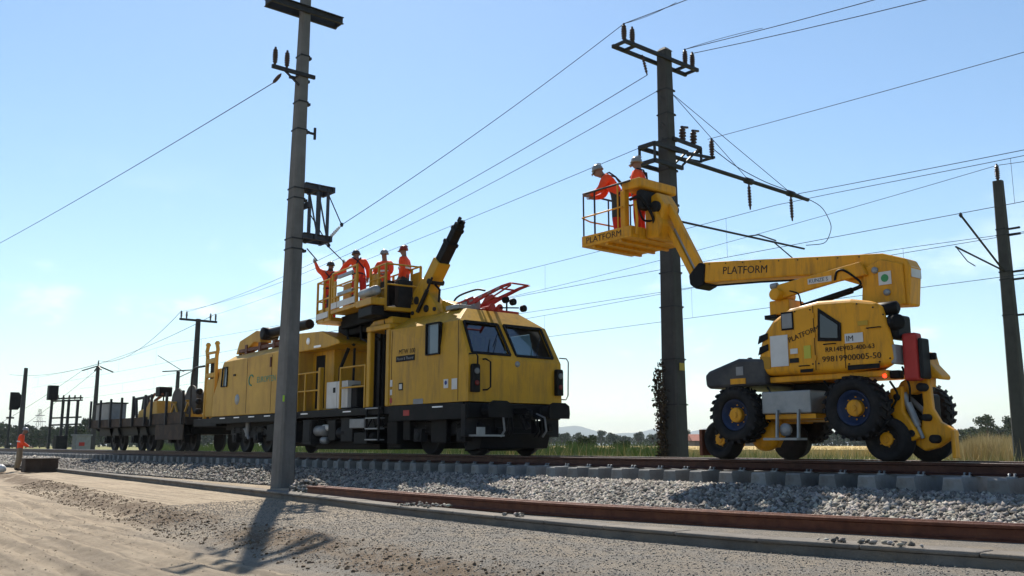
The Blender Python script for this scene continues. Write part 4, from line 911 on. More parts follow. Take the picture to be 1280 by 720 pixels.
def bogie(xs_, parent):
    b_ = MB(); x0_, x1_ = min(xs_) - .55, max(xs_) + .55
    for s_ in (-1, 1):
        y = s_ * 1.02
        b_.prism([(x0_, .55), (x0_, .68), (xs_[0] - .3, .80), (xs_[0] + .3, .80), ((xs_[0] + xs_[1]) / 2, .62), (xs_[1] - .3, .80), (xs_[1] + .3, .80), (x1_, .68), (x1_, .55), ((xs_[0] + xs_[1]) / 2, .42)], y - .07, y + .07, 'y')
    b_.box(x0_ + .1, x1_ - .1, -.5, .5, .4, .62)
    bo = b_.build('bogie', BLK, parent, bev=.02)
    for x in xs_:
        for s_ in (-1, 1):
            m = MB(); wheelset(m, x, s_ * .76, side=s_); m.build('wheel', DKG, bo)
        m = MB(); axlebox(m, x, -1.08); coil(m, x - .24, -1.05, .5, .78); coil(m, x + .24, -1.05, .5, .78); m.build('axle_box', DKG, bo, bev=.01)
    m = MB(); m.tube([((xs_[0] + xs_[1]) / 2 - .2, -1.12, .75), ((xs_[0] + xs_[1]) / 2 + .15, -1.12, .42)], .045, 8); m.tube([((xs_[0] + xs_[1]) / 2, -1.1, .5), ((xs_[0] + xs_[1]) / 2, -1.1, 1.0)], .08, 10); m.build('damper', GRY, bo)
bogie([-10.05, -8.35], car); bogie([-20.5, -18.9], car)
# underframe
m = MB(); m.box(-22.0, -7.95, -1.36, 1.36, .98, 1.17); m.box(-21.9, -8.2, -.9, .9, .72, .98); m.build('underframe', DKG, car, bev=.012)
m = MB(); m.box(-11.0, -8.0, -1.41, -1.36, .80, 1.165); m.box(-22.0, -15.9, -1.41, -1.36, .92, 1.13); m.box(-15.6, -11.3, -1.41, -1.36, .98, 1.17); m.build('sole_bar', BLK, car, bev=.01)
# equipment hung under the floor
for i, (x0_, x1_, z0_, z1_, mt_) in enumerate(((-15.55, -15.05, .25, .92, DKG), (-14.15, -13.75, .35, .9, BLK), (-13.5, -12.9, .32, .95, DKG), (-12.75, -12.1, .25, .55, BLK), (-11.2, -10.75, .25, .8, BLK), (-17.3, -16.1, .3, .9, DKG), (-13.0, -12.25, .66, .9, GRY), (-17.9, -17.4, .35, .85, BLK))):
    m = MB(); m.box(x0_, x1_, -1.34 + .02 * (i % 3), -.6, z0_, z1_)
    if i == 0: m.box(x0_ + .06, x1_ - .06, -1.36, -1.34, z0_ + .08, z1_ - .08)
    m.build('equipment_box', mt_, car, bev=.02)
for i, (x, z, r_, l_, mt_) in enumerate(((-14.75, .62, .15, .6, GRY), (-14.45, .7, .09, .5, WHT), (-14.6, .36, .1, .3, GALV), (-13.65, .55, .16, .7, DKG), (-12.4, .42, .14, .9, DKG))):
    MB().lathe((x - l_ / 2, -1.15, z), (1, 0, 0), [(0, r_ * .5), (.03, r_), (l_ - .03, r_), (l_, r_ * .5)], 14).build('air_tank', mt_, car)
for x in (-21.0, -19.9, -18.8, -17.7, -15.35, -13.0, -8.95):
    m = MB(); m.box(x - .2, x + .2, -1.425, -1.412, 1.075, 1.105); m.build('light_strip', LAMPW, car)
for b6 in ((-11.3, -10.75, -1.2, 1.2, .14, .96), (-10.6, -7.95, -.55, .55, .30, .96), (-12.2, -11.5, -.7, .9, .14, .96), (-21.6, -17.0, -.5, .5, .30, .96), (-15.7, -12.25, -.85, .85, .12, .7), (-16.95, -15.75, -.9, .9, .2, .9)): m = MB(); m.box(*b6); m.build('underfloor_filler', BLK, car, bev=.03)  # added dark filler blocks, closing off the bright see-through below the floor
for b6 in ((-9.5, -8.9, -1.2, -1.06, .28, .95), (-10.6, -10.3, -1.25, -1.0, .35, .95), (-8.05, -7.98, -1.3, -.5, .42, .95)): m = MB(); m.box(*b6); m.build('bogie_filler', BLK, car, bev=.02)  # added black boxes that darken the open space around the front bogie
for k_ in range(7):
    x = random.uniform(-16.5, -10.5); m = MB(); m.tube([(x, -1.2, .95), (x + .2, -1.25, .6 + random.uniform(-.1, .1)), (x + .55, -1.2, .95)], .018, 6); m.build('hose', BLK, car)
# ladder
for x in (-11.95, -11.38): ld = MB(); ld.bar((x, -1.45, .32), (x, -1.45, 1.16), .05, .03); ld.build('step_post', DKG, car)
for z in (.35, .62, .88, 1.12): m = MB(); m.box(-11.95, -11.38, -1.5, -1.28, z, z + .03); m.build('step', GALV, car)
# ---- front cab shell
def cab_points(i=0.0):
    c = CS - i; zb = 1.18 + i; zt = 3.38 - i; fr_ = -7.84 - i; rr_ = -11.0 + i
    pts = []
    for s_ in (-1, 1):
        pts += [(rr_, s_ * c, zb), (fr_, s_ * c, zb), (rr_, s_ * c, 3.04), (-8.02 - i, s_ * (c - .0), 2.18), (-8.30 - i, s_ * (c - .10), 3.02 - i * .4), (rr_, s_ * (c - .58), zt), (-8.70 - i, s_ * (c - .60), zt), (fr_, s_ * (c - .02), 2.14)]
    return pts
outer = hull_mesh(cab_points(0)); inner = hull_mesh(cab_points(.06))
def quadbox(pts, d0, d1, axis):
    """prism cutter from a polygon in the plane orthogonal to axis"""
    return MB().prism(pts, d0, d1, axis).mesh('c')
cutters = [inner,
           quadbox([(-1.22, 2.28), (-.16, 2.28), (-.24, 2.98), (-1.18, 2.98)], -9.2, -7.0, 'x'),
           quadbox([(.06, 2.28), (1.16, 2.28), (1.10, 2.98), (-.02, 2.98)], -9.2, -7.0, 'x'),
           quadbox([(-9.42, 2.30), (-8.90, 2.30), (-8.90, 3.02), (-9.42, 3.02)], -2, -1, 'y'),
           quadbox([(-9.95, 2.20), (-8.75, 2.20), (-8.85, 2.95), (-9.95, 2.95)], 1, 2, 'y')]
shell = cut(outer, cutters)
cab = put_mesh(shell, 'cab', YEL, car, bev=.012)
def fplane(y, z): # point on the inclined windscreen plane
    t_ = (z - 2.16) / (3.02 - 2.16); return (-7.86 - .43 * t_, y, z)
def windscreen(poly):
    q = MB(); q.add([tuple(np.array(fplane(*p)) + np.array((-.03, 0, 0))) for p in poly], [(0, 1, 2, 3)]); w_ = q.build('windscreen', GLD, car)
    f = MB(); P_ = [np.array(fplane(*p)) + np.array((.012, 0, 0)) for p in poly]
    for i in range(4): f.bar(P_[i], P_[(i + 1) % 4], .06, .03, up=(1, 0, .3))
    f.build('gasket', BLK, w_)
    return w_
windscreen([(-1.24, 2.26), (-.14, 2.26), (-.22, 3.0), (-1.20, 3.0)]); windscreen([(.04, 2.26), (1.18, 2.26), (1.12, 3.0), (-.04, 3.0)])
q = MB(); q.box(-9.41, -8.91, -1.392, -1.386, 2.31, 3.01); w_ = q.build('side_window', MIRR, car)
f = MB()
for a, c in (((-9.42, 2.30), (-8.90, 2.30)), ((-8.90, 2.30), (-8.90, 3.02)), ((-8.90, 3.02), (-9.42, 3.02)), ((-9.42, 3.02), (-9.42, 2.30))): f.bar((a[0], -1.405, a[1]), (c[0], -1.405, c[1]), .03, .09, up=(0, 1, 0))
f.build('window_frame', BLK, w_)
q = MB(); q.box(-9.95, -8.8, 1.372, 1.378, 2.2, 2.95); q.build('side_window', GLS, car)
# wipers
for y0 in (-.7, .6): m = MB(); m.tube([(-7.84, y0, 2.24), (-7.93, y0 + .18, 2.6)], .01, 5); m.bar((-7.90, y0 + .05, 2.42), (-8.02, y0 + .30, 2.80), .015); m.build('wiper', BLK, car)
# interior
m = MB(); m.box(-8.6, -8.0, -1.2, 1.2, 1.3, 2.12); m.build('driver_desk', DKG, car, bev=.03)
m = MB(); m.box(-9.9, -9.4, -.95, -.4, 1.3, 1.72); m.box(-9.95, -9.8, -.95, -.4, 1.7, 2.4); m.build('driver_seat', BLK, car, bev=.05)
# front fittings
def headlamp(y):
    m = MB(); m.prism([(y - .10, 1.38), (y + .10, 1.38), (y + .10, 1.95), (y + .08, 2.0), (y - .08, 2.0), (y - .10, 1.95)], -7.85, -7.72, 'x'); h_ = m.build('lamp_cluster', BLK, car, bev=.02)
    MB().lathe((-7.72, y, 1.84), (1, 0, 0), [(0, .07), (.015, .07), (.02, .05)], 14).build('headlamp', mat('lamp_glass', (.12, .125, .13), .15), h_)
    MB().lathe((-7.72, y, 1.58), (1, 0, 0), [(0, .06), (.015, .06), (.02, .04)], 14).build('tail_lamp', mat('red_lens', (.12, .012, .01), .25), h_)
headlamp(-1.24); headlamp(1.26)
def handrail(p, r_=.018, mt_=BLK, nm='handrail'):
    MB().tube(smooth_path(p, 24), r_, 7).build(nm, mt_, car)
MB().tube([(-7.85, -1.36, 2.22), (-7.68, -1.30, 2.22), (-7.66, -1.27, 2.15), (-7.68, -1.26, 1.95)], .02, 7).build('mirror_arm', BLK, car)
MB().tube([(-7.84, -.98, 2.12), (-7.74, -.98, 2.12), (-7.72, -.86, 2.06), (-7.72, -.86, 1.5), (-7.74, -.94, 1.44), (-7.84, -.98, 1.44)], .02, 7).build('handrail', BLK, car)
MB().tube([(-7.86, 1.36, 2.28), (-7.84, 1.56, 2.28), (-7.83, 1.62, 2.2), (-7.83, 1.60, 1.4), (-7.84, 1.54, 1.3), (-7.86, 1.36, 1.3)], .017, 7).build('handrail', GALV, car)
MB().lathe((-7.84, 0.02, 2.06), (1, 0, 0), [(0, .07), (.02, .065), (.03, .03)], 14).build('badge', GALV, car)
# roof lamps and horns
m = MB(); m.bar((-8.5, .25, 3.39), (-8.5, .25, 3.62), .03); m.bar((-8.5, .05, 3.45), (-8.5, .62, 3.50), .03); m.build('lamp_bracket', BLK, car)
for y, z in ((.22, 3.66), (.45, 3.63), (.78, 3.50)): MB().lathe((-8.5, y, z), (1, 0, 0), [(-.09, .04), (-.05, .085), (.04, .085), (.05, .06)], 14).build('work_lamp', BLK, car)
for y in (-.15, .08): MB().lathe((-8.62, y, 3.46), (1, 0, 0), [(-.3, .03), (-.05, .04), (.06, .085), (.08, .09)], 14).build('horn', RED, car)
m = MB(); m.box(-9.4, -8.9, -.9, -.35, 3.39, 3.50); m.build('roof_hatch', GALV, car, bev=.02)
m = MB(); m.box(-9.7, -8.8, -.2, .9, 3.39, 3.46); m.build('roof_hatch', RED, car, bev=.02)
# lettering and plates on the cab side
lettering('MTW 100', .17, (-10.62, -1.404, 2.40), (1, 0, 0), (0, 0, 1), INK, car, bold=.003)
m = MB(); m.box(-10.72, -9.92, -1.412, -1.403, 2.22, 2.36); p_ = m.build('maker_plate', BLK, car)
lettering('Plasser & Theurer', .098, (-10.68, -1.413, 2.26), (1, 0, 0), (0, 0, 1), GRY, p_)
for x, z, w_, h_, mt_ in ((-10.92, 1.72, .10, .16, WHT), (-10.92, 1.50, .09, .13, WHT), (-10.92, 1.30, .10, .12, RED), (-10.5, 1.62, .18, .18, BLK), (-8.65, 1.60, .17, .20, WHT), (-8.33, 1.58, .20, .24, WHT), (-9.75, 1.24, .4, .12, GRY)):
    m = MB(); m.box(x - w_ / 2, x + w_ / 2, -1.408, -1.403, z - h_ / 2, z + h_ / 2); m.build('sticker', mt_, car)
m = MB(); m.box(-10.56, -10.44, -1.412, -1.409, 1.56, 1.68); m.build('sticker', WHT, car)
MB().lathe((-8.65, -1.409, 1.62), (0, -1, 0), [(0, .05), (.002, .05)], 12).build('sticker', mat('ink_blue', (.03, .05, .2), .5), car)
m = MB(); m.box(-10.35, -10.1, -1.418, -1.411, .92, 1.05); m.build('sticker', RED, car)
# seams
for x in (-10.93, -8.2): m = MB(); m.box(x - .008, x + .008, -1.404, -1.400, 1.2, 3.0); m.build('panel_seam', BLK, car)
# ---- front end: headstock, buffers, coupler, plough
m = MB(); m.prism([(-1.38, .82), (1.38, .82), (1.38, 1.16), (-1.38, 1.16)], -8.1, -7.86, 'x'); m.build('headstock', BLK, car, bev=.02)
m = MB(); m.box(-8.05, -7.9, -1.42, -1.05, .42, 1.12); m.build('corner_panel', DKG, car, bev=.015); m = MB(); m.box(-8.05, -7.9, .95, 1.36, .42, 1.12); m.build('corner_panel', DKG, car, bev=.015)
for y in (-.875, .875):
    b_ = MB(); b_.lathe((-7.86, y, 1.0), (1, 0, 0), [(0, .16), (.05, .16), (.05, .12), (.30, .11), (.30, .09), (.48, .09)], 18)
    b_.prism([(y - .30, .83), (y + .30, .83), (y + .32, .95), (y + .30, 1.12), (y + .18, 1.19), (y - .18, 1.19), (y - .30, 1.12), (y - .32, .95)], -7.40, -7.34, 'x'); b_.build('buffer', BLK, car)
m = MB(); m.bar((-7.9, 0, .98), (-7.45, 0, .98), .12, .14); m.tube([(-7.5, 0, 1.02), (-7.35, 0, .98), (-7.36, 0, .82), (-7.5, 0, .80)], .04, 8); m.tube([(-7.7, .05, .95), (-7.5, .1, .62), (-7.5, -.05, .58), (-7.65, -.05, .9)], .03, 7); m.build('coupler', BLK, car)
for y in (-.62, -.5, -.38, .38, .5, .62): MB().tube([(-7.88, y, .95), (-7.62, y + .04, .85), (-7.58, y + .05, .55), (-7.7, y + .04, .42)], .025, 7).build('brake_hose', GRY if abs(y) > .55 else BLK, car)
m = MB(); m.prism([(-8.5, .10), (-7.9, .16), (-7.8, .5), (-8.2, .5)], -1.0, 1.0, 'y'); m.build('rail_guard', BLK, car, bev=.02)
m = MB(); m.box(-7.9, -7.6, -1.32, -.55, .42, .46); m.box(-7.63, -7.6, -1.32, -1.1, .46, .62); m.build('front_step', GALV, car)
# ---- portal frame behind the front cab
m = MB()
for x in (-12.02, -11.12):
    for y in (-1.34, 1.30): m.box(x - .09, x + .09, y - .07, y + .07, 1.17, 3.08)
m.box(-12.15, -11.02, -1.42, 1.40, 3.08, 3.22); m.build('portal_frame', YEL, car, bev=.03)
m = MB(); m.prism([(-12.15, 3.22), (-11.9, 3.36), (-11.05, 3.40), (-11.02, 3.22)], -1.35, 1.3, 'y'); m.build('portal_roof', YEL, car, bev=.03)
for x, y in ((-11.75, .5), (-11.5, .2), (-11.85, -.2), (-11.45, .9)): m = MB(); m.tube([(x, y, 1.17), (x + .04, y, 2.0), (x, y + .05, 3.08)], .05, 8); m.build('hydraulic_pipe', BLK, car)
m = MB(); m.box(-11.7, -11.3, .75, 1.2, 1.17, 2.0); m.build('valve_cabinet', RED, car, bev=.02)
# ---- crane column and lift mast
m = MB(); m.box(-13.15, -12.85, -.55, -.25, 1.17, 3.4); m.box(-13.15, -12.85, .25, .55, 1.17, 3.4); m.build('lift_column', GRY, car, bev=.02)
m = MB(); m.box(-12.8, -12.25, -.8, .8, 1.17, 3.45); m.build('lift_housing', BLK, car, bev=.03)
m = MB(); m.box(-12.72, -12.62, -.86, -.8, 1.2, 3.4); m.box(-12.45, -12.35, -.86, -.8, 1.2, 3.4); m.build('guide_rail', DKG, car)
# ---- railings on the open deck
def rails(p0, p1, zs, posts, parent, r_=.026, mt_=YEL, z0=1.17):
    for z in zs: MB().tube([(*p0, z), (*p1, z)], r_, 7).build('rail', mt_, parent)
    for t_ in posts:
        x = p0[0] + (p1[0] - p0[0]) * t_; y = p0[1] + (p1[1] - p0[1]) * t_
        m = MB(); m.bar((x, y, z0), (x, y, zs[-1] + .02), .05, .05, up=(0, 1, 0)); m.build('railing_post', mt_, parent)
rails((-15.8, -1.40), (-14.58, -1.40), (1.72, 2.22), (0, .36, 1), car)
rails((-13.4, -1.40), (-12.15, -1.40), (1.72, 2.25), (0, 1), car)
m = MB(); m.box(-14.62, -14.5, -1.42, -1.3, 1.17, 2.34); m.build('gate_post', YEL, car, bev=.015)
for x0_, x1_ in ((-14.34, -13.78), (-13.76, -13.2)): m = MB(); m.box(x0_, x1_, -1.30, -.9, 1.2, 1.92); c_ = m.build('switch_cabinet', WHT, car, bev=.015)
m = MB(); m.box(-13.97, -13.84, -1.306, -1.301, 1.62, 1.76); m.build('cabinet_lock', BLK, car)
m = MB(); m.box(-13.2, -12.9, -1.2, -.7, 1.2, 1.8); m.build('hydraulic_unit', DKG, car, bev=.03)
# ---- rear house
hp = []
for s_ in (-1, 1):
    c = CS
    hp += [(-15.85, s_ * c, 1.16), (-21.95, s_ * c, 1.16), (-21.95, s_ * c, 1.75), (-21.15, s_ * c, 2.92), (-15.85, s_ * c, 3.0), (-20.95, s_ * (c - .32), 3.14), (-15.85, s_ * (c - .32), 3.22)]
house = cut(hull_mesh(hp), [quadbox([(-21.2, 2.12), (-20.78, 2.12), (-20.78, 2.74), (-21.12, 2.74)], -2, -1.36, 'y'), quadbox([(-15.80, 1.2), (-15.2, 1.2), (-15.2, 2.9), (-15.80, 2.9)], -2, -1, 'y')])
put_mesh(house, 'rear_house', YELR, car, bev=.02)
m = MB(); m.box(-21.19, -20.79, -1.375, -1.37, 2.13, 2.73); w_ = m.build('side_window', MIRR, car)
f = MB()
for a, c in (((-21.22, 2.12), (-20.78, 2.12)), ((-20.78, 2.12), (-20.78, 2.74)), ((-20.78, 2.74), (-21.15, 2.74)), ((-21.15, 2.74), (-21.22, 2.12))): f.bar((a[0], -1.405, a[1]), (c[0], -1.405, c[1]), .03, .07, up=(0, 1, 0))
f.build('window_frame', BLK, w_)
for x in (-19.28, -17.55, -16.5): m = MB(); m.box(x - .010, x + .010, -1.404, -1.399, 1.2, 2.92); m.build('panel_seam', BLK, car)
MB().lathe((-19.95, -1.40, 1.66), (0, -1, 0), [(0, .17), (.01, .16), (.012, .02)], 20).build('round_cap', GALV, car)
m = MB(); m.box(-17.65, -17.58, -1.43, -1.40, 2.55, 2.85); m.build('door_handle', RUST, car); m = MB(); m.box(-20.28, -20.14, -1.43, -1.40, 2.42, 2.48); m.build('door_handle', BLK, car)
lettering('EUROPTEN', .26, (-18.55, -1.404, 2.12), (1, 0, 0), (0, 0, 1), TEAL, car, bold=.004)
MB().tube([(-18.95 + .16 * math.cos(a), -1.405, 2.22 + .16 * math.sin(a)) for a in np.linspace(.6, 5.0, 18)], .022, 5).build('emblem', TEAL, car)
# recess wall, entry and canopy at the front of the rear house
m = MB(); m.box(-15.83, -14.6, -.95, 1.3, 1.17, 2.95); m.build('entry_wall', YEL, car, bev=.02)
m = MB(); m.box(-15.6, -15.1, -.965, -.952, 1.25, 2.75); m.build('entry_door', BLK, car)
m = MB(); m.prism([(-15.84, 2.86), (-14.2, 2.86), (-13.5, 2.92), (-13.55, 3.02), (-14.5, 3.34), (-15.84, 3.40)], -1.42, 1.35, 'y'); m.build('canopy', YEL, car, bev=.025)
m = MB(); m.box(-14.9, -14.5, -1.435, -1.421, 2.90, 2.96); m.build('light_strip', LAMPW, car)
MB().lathe((-15.25, -1.425, 3.12), (0, -1, 0), [(0, .10), (.012, .10), (.016, .03)], 16).build('round_lamp', mat('bright_lamp', (.85, .86, .86), .15), car)
m = MB(); m.tube([(-14.1, -1.0, 1.2), (-14.15, -1.0, 2.3), (-13.9, -.9, 2.85)], .05, 8); m.tube([(-13.8, -.8, 1.2), (-13.75, -.8, 2.85)], .035, 8); m.build('hydraulic_pipe', BLK, car)
# ---- crane arm folded on the rear roof
m = MB(); m.prism([(-21.05, 3.2), (-20.8, 3.62), (-19.55, 3.86), (-19.25, 3.82), (-19.2, 3.45), (-19.7, 3.50), (-20.3, 3.28)], -1.05, -.65, 'y'); m.build('folded_arm', YELR, car, bev=.03)
MB().lathe((-18.9, -1.15, 3.70), (0, 1, 0), [(0, .12), (.02, .2), (.5, .2), (.52, .12)], 18).build('cable_roller', BLK, car)
m = MB(); m.tube([(-18.8, -.9, 3.72), (-16.2, -.9, 3.75)], .15, 10); m.build('arm_tube', BLK, car)
m = MB(); m.bar((-20.8, -1.0, 3.28), (-15.9, -1.0, 3.32), .12, .10); m.build('roof_rail', RUST, car)
for x in (-20.2, -19.2, -18.2, -17.2): m = MB(); m.box(x - .08, x + .08, -1.08, -.8, 3.15, 3.45); m.build('roof_bracket', RUST, car)
m = MB(); m.tube([(-21.0, -.9, 3.16), (-21.15, -.9, 3.42), (-20.9, -.9, 3.46)], .05, 8); m.build('roof_horn', BLK, car)
# ---- rear tower on the end platform
rt = MB()
for x in (-23.55, -22.75):
    rt.bar((x, -1.0, 1.1), (x, -1.0, 3.3), .10, .10, up=(0, 1, 0)); rt.tube([(x, -1.0, 3.3), (x + (.08 if x > -23 else -.08), -1.0, 3.5), (x, -1.0, 3.68)], .07, 8); rt.lathe((x, -1.0, 3.72), (0, 0, 1), [(-.08, .05), (0, .10), (.08, .05)], 12)
rt.build('tower_post', YELR, car)
for z in (2.55, 3.05, 3.38): m = MB(); m.box(-23.5, -22.8, -1.06, -.94, z, z + .16 if z < 3.3 else z + .08); m.build('tower_crossbar', YELR, car, bev=.015)
m = MB(); m.box(-23.4, -22.5, -.9, -.2, 1.12, 2.85); m.build('tower_housing', YELR, car, bev=.03)
m = MB(); m.box(-23.42, -22.88, -.93, -.91, 2.5, 3.25); m.build('tower_mesh', DKG, car)
m = MB(); m.box(-23.45, -22.85, -1.04, -.96, 1.2, 2.5); m.build('tower_plate', YELR, car, bev=.01)
m = MB(); m.tube(smooth_path([(-24.4, -1.2, 1.1), (-24.4, -1.2, 2.75), (-24.2, -1.2, 2.95), (-23.3, -1.2, 2.95)], 20), .04, 7); m.build('end_handrail', DSTEEL, car)
m = MB(); m.box(-23.9, -21.9, -1.25, 1.25, .85, 1.12); m.build('end_platform', DKG, car, bev=.02)
for z in (1.4, 1.75, 2.1): MB().lathe((-24.0, -1.1, z), (1, 0, 0), [(0, .06), (.02, .11), (.18, .11), (.2, .05)], 12).build('end_lamp', BLK, car)
# ---- work platform
TH = R(7.0); PO = (-14.85, -1.40)
def PF(s_, d, z): return (PO[0] + s_ * math.cos(TH) + d * math.sin(TH), PO[1] - s_ * math.sin(TH) + d * math.cos(TH), z)
def pbox(s0, s1, d0, d1, z0_, z1_):
    m = MB(); c = [PF(a, b_, z) for z in (z0_, z1_) for a, b_ in ((s0, d0), (s1, d0), (s1, d1), (s0, d1))]
    m.add(c, [(0, 3, 2, 1), (4, 5, 6, 7), (0, 1, 5, 4), (1, 2, 6, 5), (2, 3, 7, 6), (3, 0, 4, 7)]); return m
pl = pbox(0, 1.0, 0, 1.3, 3.56, 3.66); q = pbox(1.05, 2.75, -.02, 1.3, 3.72, 3.82); pl.add(q.v, q.f); q = pbox(2.752, 3.75, .35, 1.35, 3.54, 3.64); pl.add(q.v, q.f)
plat = pl.build('work_platform', YEL, car, bev=.015)
def prail(s0, s1, d, zs, posts, z0_, mt_=YEL, r_=.024):
    for z in zs: MB().tube([PF(s0, d, z), PF(s1, d, z)], r_, 7).build('rail', mt_, plat)
    for s_ in posts: m = MB(); m.bar(PF(s_, d, z0_), PF(s_, d, zs[-1]), .05, .05, up=(0, 1, 0)); m.build('railing_post', mt_, plat)
prail(0, .95, 0, (4.2, 4.72), (0.02, .5, .93), 3.6); prail(0, .95, 1.3, (4.2, 4.72), (.02, .93), 3.6, DSTEEL)
prail(1.08, 2.75, 0, (4.15, 4.45, 4.82), (1.1, 2.72), 3.8); prail(2.75, 3.75, .35, (4.1, 4.4, 4.72), (2.8, 3.3, 3.72), 3.6); prail(1.08, 3.7, 1.33, (4.3, 4.75), (1.1, 2.1, 3.2, 3.7), 3.6, YEL)
for z in (4.2, 4.72):
    MB().tube([PF(0, 0, z), PF(0, 1.3, z)], .024, 7).build('rail', YEL, plat); MB().tube([PF(3.75, .35, z), PF(3.75, 1.33, z)], .024, 7).build('rail', YEL, plat)
for s0, s1, z in ((.06, .9, 3.66), (1.12, 1.5, 3.84), (1.55, 2.7, 3.84)): m = pbox(s0, s1, -.045, -.02, z, z + .16); m.build('toe_board', WHT, plat)
m = pbox(1.12, 1.3, .0, .04, 3.9, 4.6); m.build('side_panel', YEL, plat); m = pbox(.93, 1.0, .02, .08, 3.66, 4.72); m.build('side_panel', YEL, plat)
for z in (4.15, 4.62): m = pbox(1.55, 2.5, -.05, .02, z, z + .09); m.build('guard_plate', GALV, plat, bev=.01)
MB().lathe(PF(2.85, .1, 4.02), (math.cos(TH), -math.sin(TH), 0), [(0, .06), (.03, .12), (.9, .12), (.93, .06)], 14).build('hydraulic_cylinder', GALV, plat)
m = pbox(2.8, 3.75, -.05, .34, 3.66, 3.84); m.build('lower_box', YEL, plat, bev=.02); m = pbox(2.85, 3.7, .0, .34, 3.40, 3.65); m.build('valve_block', BLK, plat, bev=.03)
for s0, s1, d_, z0_, z1_, mt_ in ((1.12, 1.62, .3, 3.84, 4.55, YEL), (1.3, 2.0, 1.25, 3.84, 4.5, YEL), (2.1, 2.7, 1.25, 3.84, 4.6, YEL), (2.78, 3.25, .36, 3.66, 4.55, YEL), (3.3, 3.7, 1.28, 3.66, 4.6, YEL), (.05, .42, .25, 3.66, 4.4, DKG), (1.7, 2.1, .3, 3.84, 4.2, DKG), (3.3, 3.72, .4, 3.66, 4.3, DKG), (.55, .95, 1.2, 3.66, 4.5, YEL), (1.15, 1.5, .02, 3.84, 4.15, YEL), (2.5, 2.72, .02, 3.84, 4.6, YEL), (3.0, 3.7, .38, 3.66, 4.1, YEL), (.05, .9, .02, 3.66, 3.95, YEL)):
    m = pbox(s0, s1, d_, d_ + .03, z0_, z1_); m.build('side_panel', mt_, plat); m = pbox(.9, 3.6, .35, 1.4, 3.36, 3.70); m.build('turntable', BLK, plat, bev=.03); m = pbox(.1, 2.6, .6, 1.5, 3.2, 3.55); m.build('scissor_frame', DKG, plat, bev=.03)
m = pbox(3.5, 3.75, .7, 1.1, 3.64, 4.35); m.build('control_box', DKG, plat, bev=.03); m = pbox(2.45, 2.72, .9, 1.25, 3.84, 4.5); m.build('tool_box', BLK, plat, bev=.03)
m = pbox(.08, .4, .8, 1.2, 3.66, 4.2); m.build('tool_box', BLK, plat, bev=.03)
for s_ in (1.0, 1.9, 2.6, 3.4): m = MB(); m.tube([PF(s_, .5, 3.4), PF(s_ + .1, .5, 3.0), PF(s_ + .3, .6, 2.9)], .04, 7); m.build('hydraulic_hose', BLK, plat)
# ---- loading crane (boom up) behind the cab
m = MB(); m.prism([(-11.02, 3.36), (-11.05, 3.72), (-10.92, 4.02), (-10.55, 4.36), (-10.2, 4.22), (-10.26, 3.95), (-9.95, 3.62), (-9.75, 3.40), (-9.8, 3.36)], -.82, -.48, 'y'); cb_ = m.build('crane_base', YEL, car, bev=.03)
lettering('2', .32, (-11.0, -.854, 3.72), (1, 0, 0), (0, 0, 1), INK, cb_, bold=.006)
dv = np.array((-9.18 + 10.72, 0, 5.52 - 3.80)); L_ = np.linalg.norm(dv); dv = dv / L_; B0 = np.array((-10.72, -.65, 3.80))
def seg(a, c, w_, h_, mt_, nm): m = MB(); m.bar(B0 + dv * a, B0 + dv * c, w_, h_, up=(0, 1, 0)); return m.build(nm, mt_, car, bev=.02)
seg(.0, 1.22, .30, .37, YEL, 'crane_boom'); seg(1.15, 1.75, .24, .29, BLK, 'telescope_section'); seg(1.70, 2.15, .20, .24, BLK, 'telescope_section'); seg(2.10, L_, .17, .22, BLK, 'telescope_section')
for a in (1.74, 2.14): seg(a - .05, a + .05, .27 if a < 2 else .23, .32 if a < 2 else .27, BLK, 'boom_collar')
m = MB(); e_ = B0 + dv * L_; pr_ = np.cross(dv, (0, 1, 0)); m.bar(e_ - pr_ * .1, e_ - pr_ * .1 + dv * .12, .06); m.bar(e_ + pr_ * .1, e_ + pr_ * .1 + dv * .12, .06); m.lathe(e_ + dv * .05 - np.array((0, .08, 0)), (0, 1, 0), [(0, .05), (.16, .05)], 10); m.build('boom_head', BLK, car)
m = MB(); m.tube([B0 + dv * .25 + pr_ * .3, B0 + dv * 1.0 + pr_ * .26], .06, 9); m.tube([B0 + dv * 1.0 + pr_ * .26, B0 + dv * 1.5 + pr_ * .16], .035, 8); m.build('crane_cylinder', BLK, car)
m = MB(); m.tube([B0 + dv * .6 + pr_ * .25, (-10.0, -.65, 4.0), (-10.05, -.65, 3.5)], .03, 7); m.build('crane_hose', BLK, car)
m = MB(); m.prism([(-10.1, 3.40), (-9.95, 3.75), (-9.45, 3.58), (-9.3, 3.42), (-9.3, 3.40)], -.6, .0, 'y'); m.build('crane_bracket', YEL, car, bev=.02)
for x, z, r_ in ((-10.72, 3.80, .10), (-10.2, 4.22, .07), (-10.9, 3.5, .05), (-9.95, 3.5, .05), (-10.3, 3.55, .09)): MB().lathe((x, -.86, z), (0, 1, 0), [(0, .02), (0, r_), (.45, r_), (.45, .02)], 14).build('crane_pin', DKG, car)
m = MB(); m.tube([(-10.62, -.88, 3.5), (-10.2, -.88, 4.0)], .05, 9); m.tube([(-10.2, -.88, 4.0), (-10.0, -.88, 4.28)], .03, 8); m.build('slew_cylinder', DKG, car)
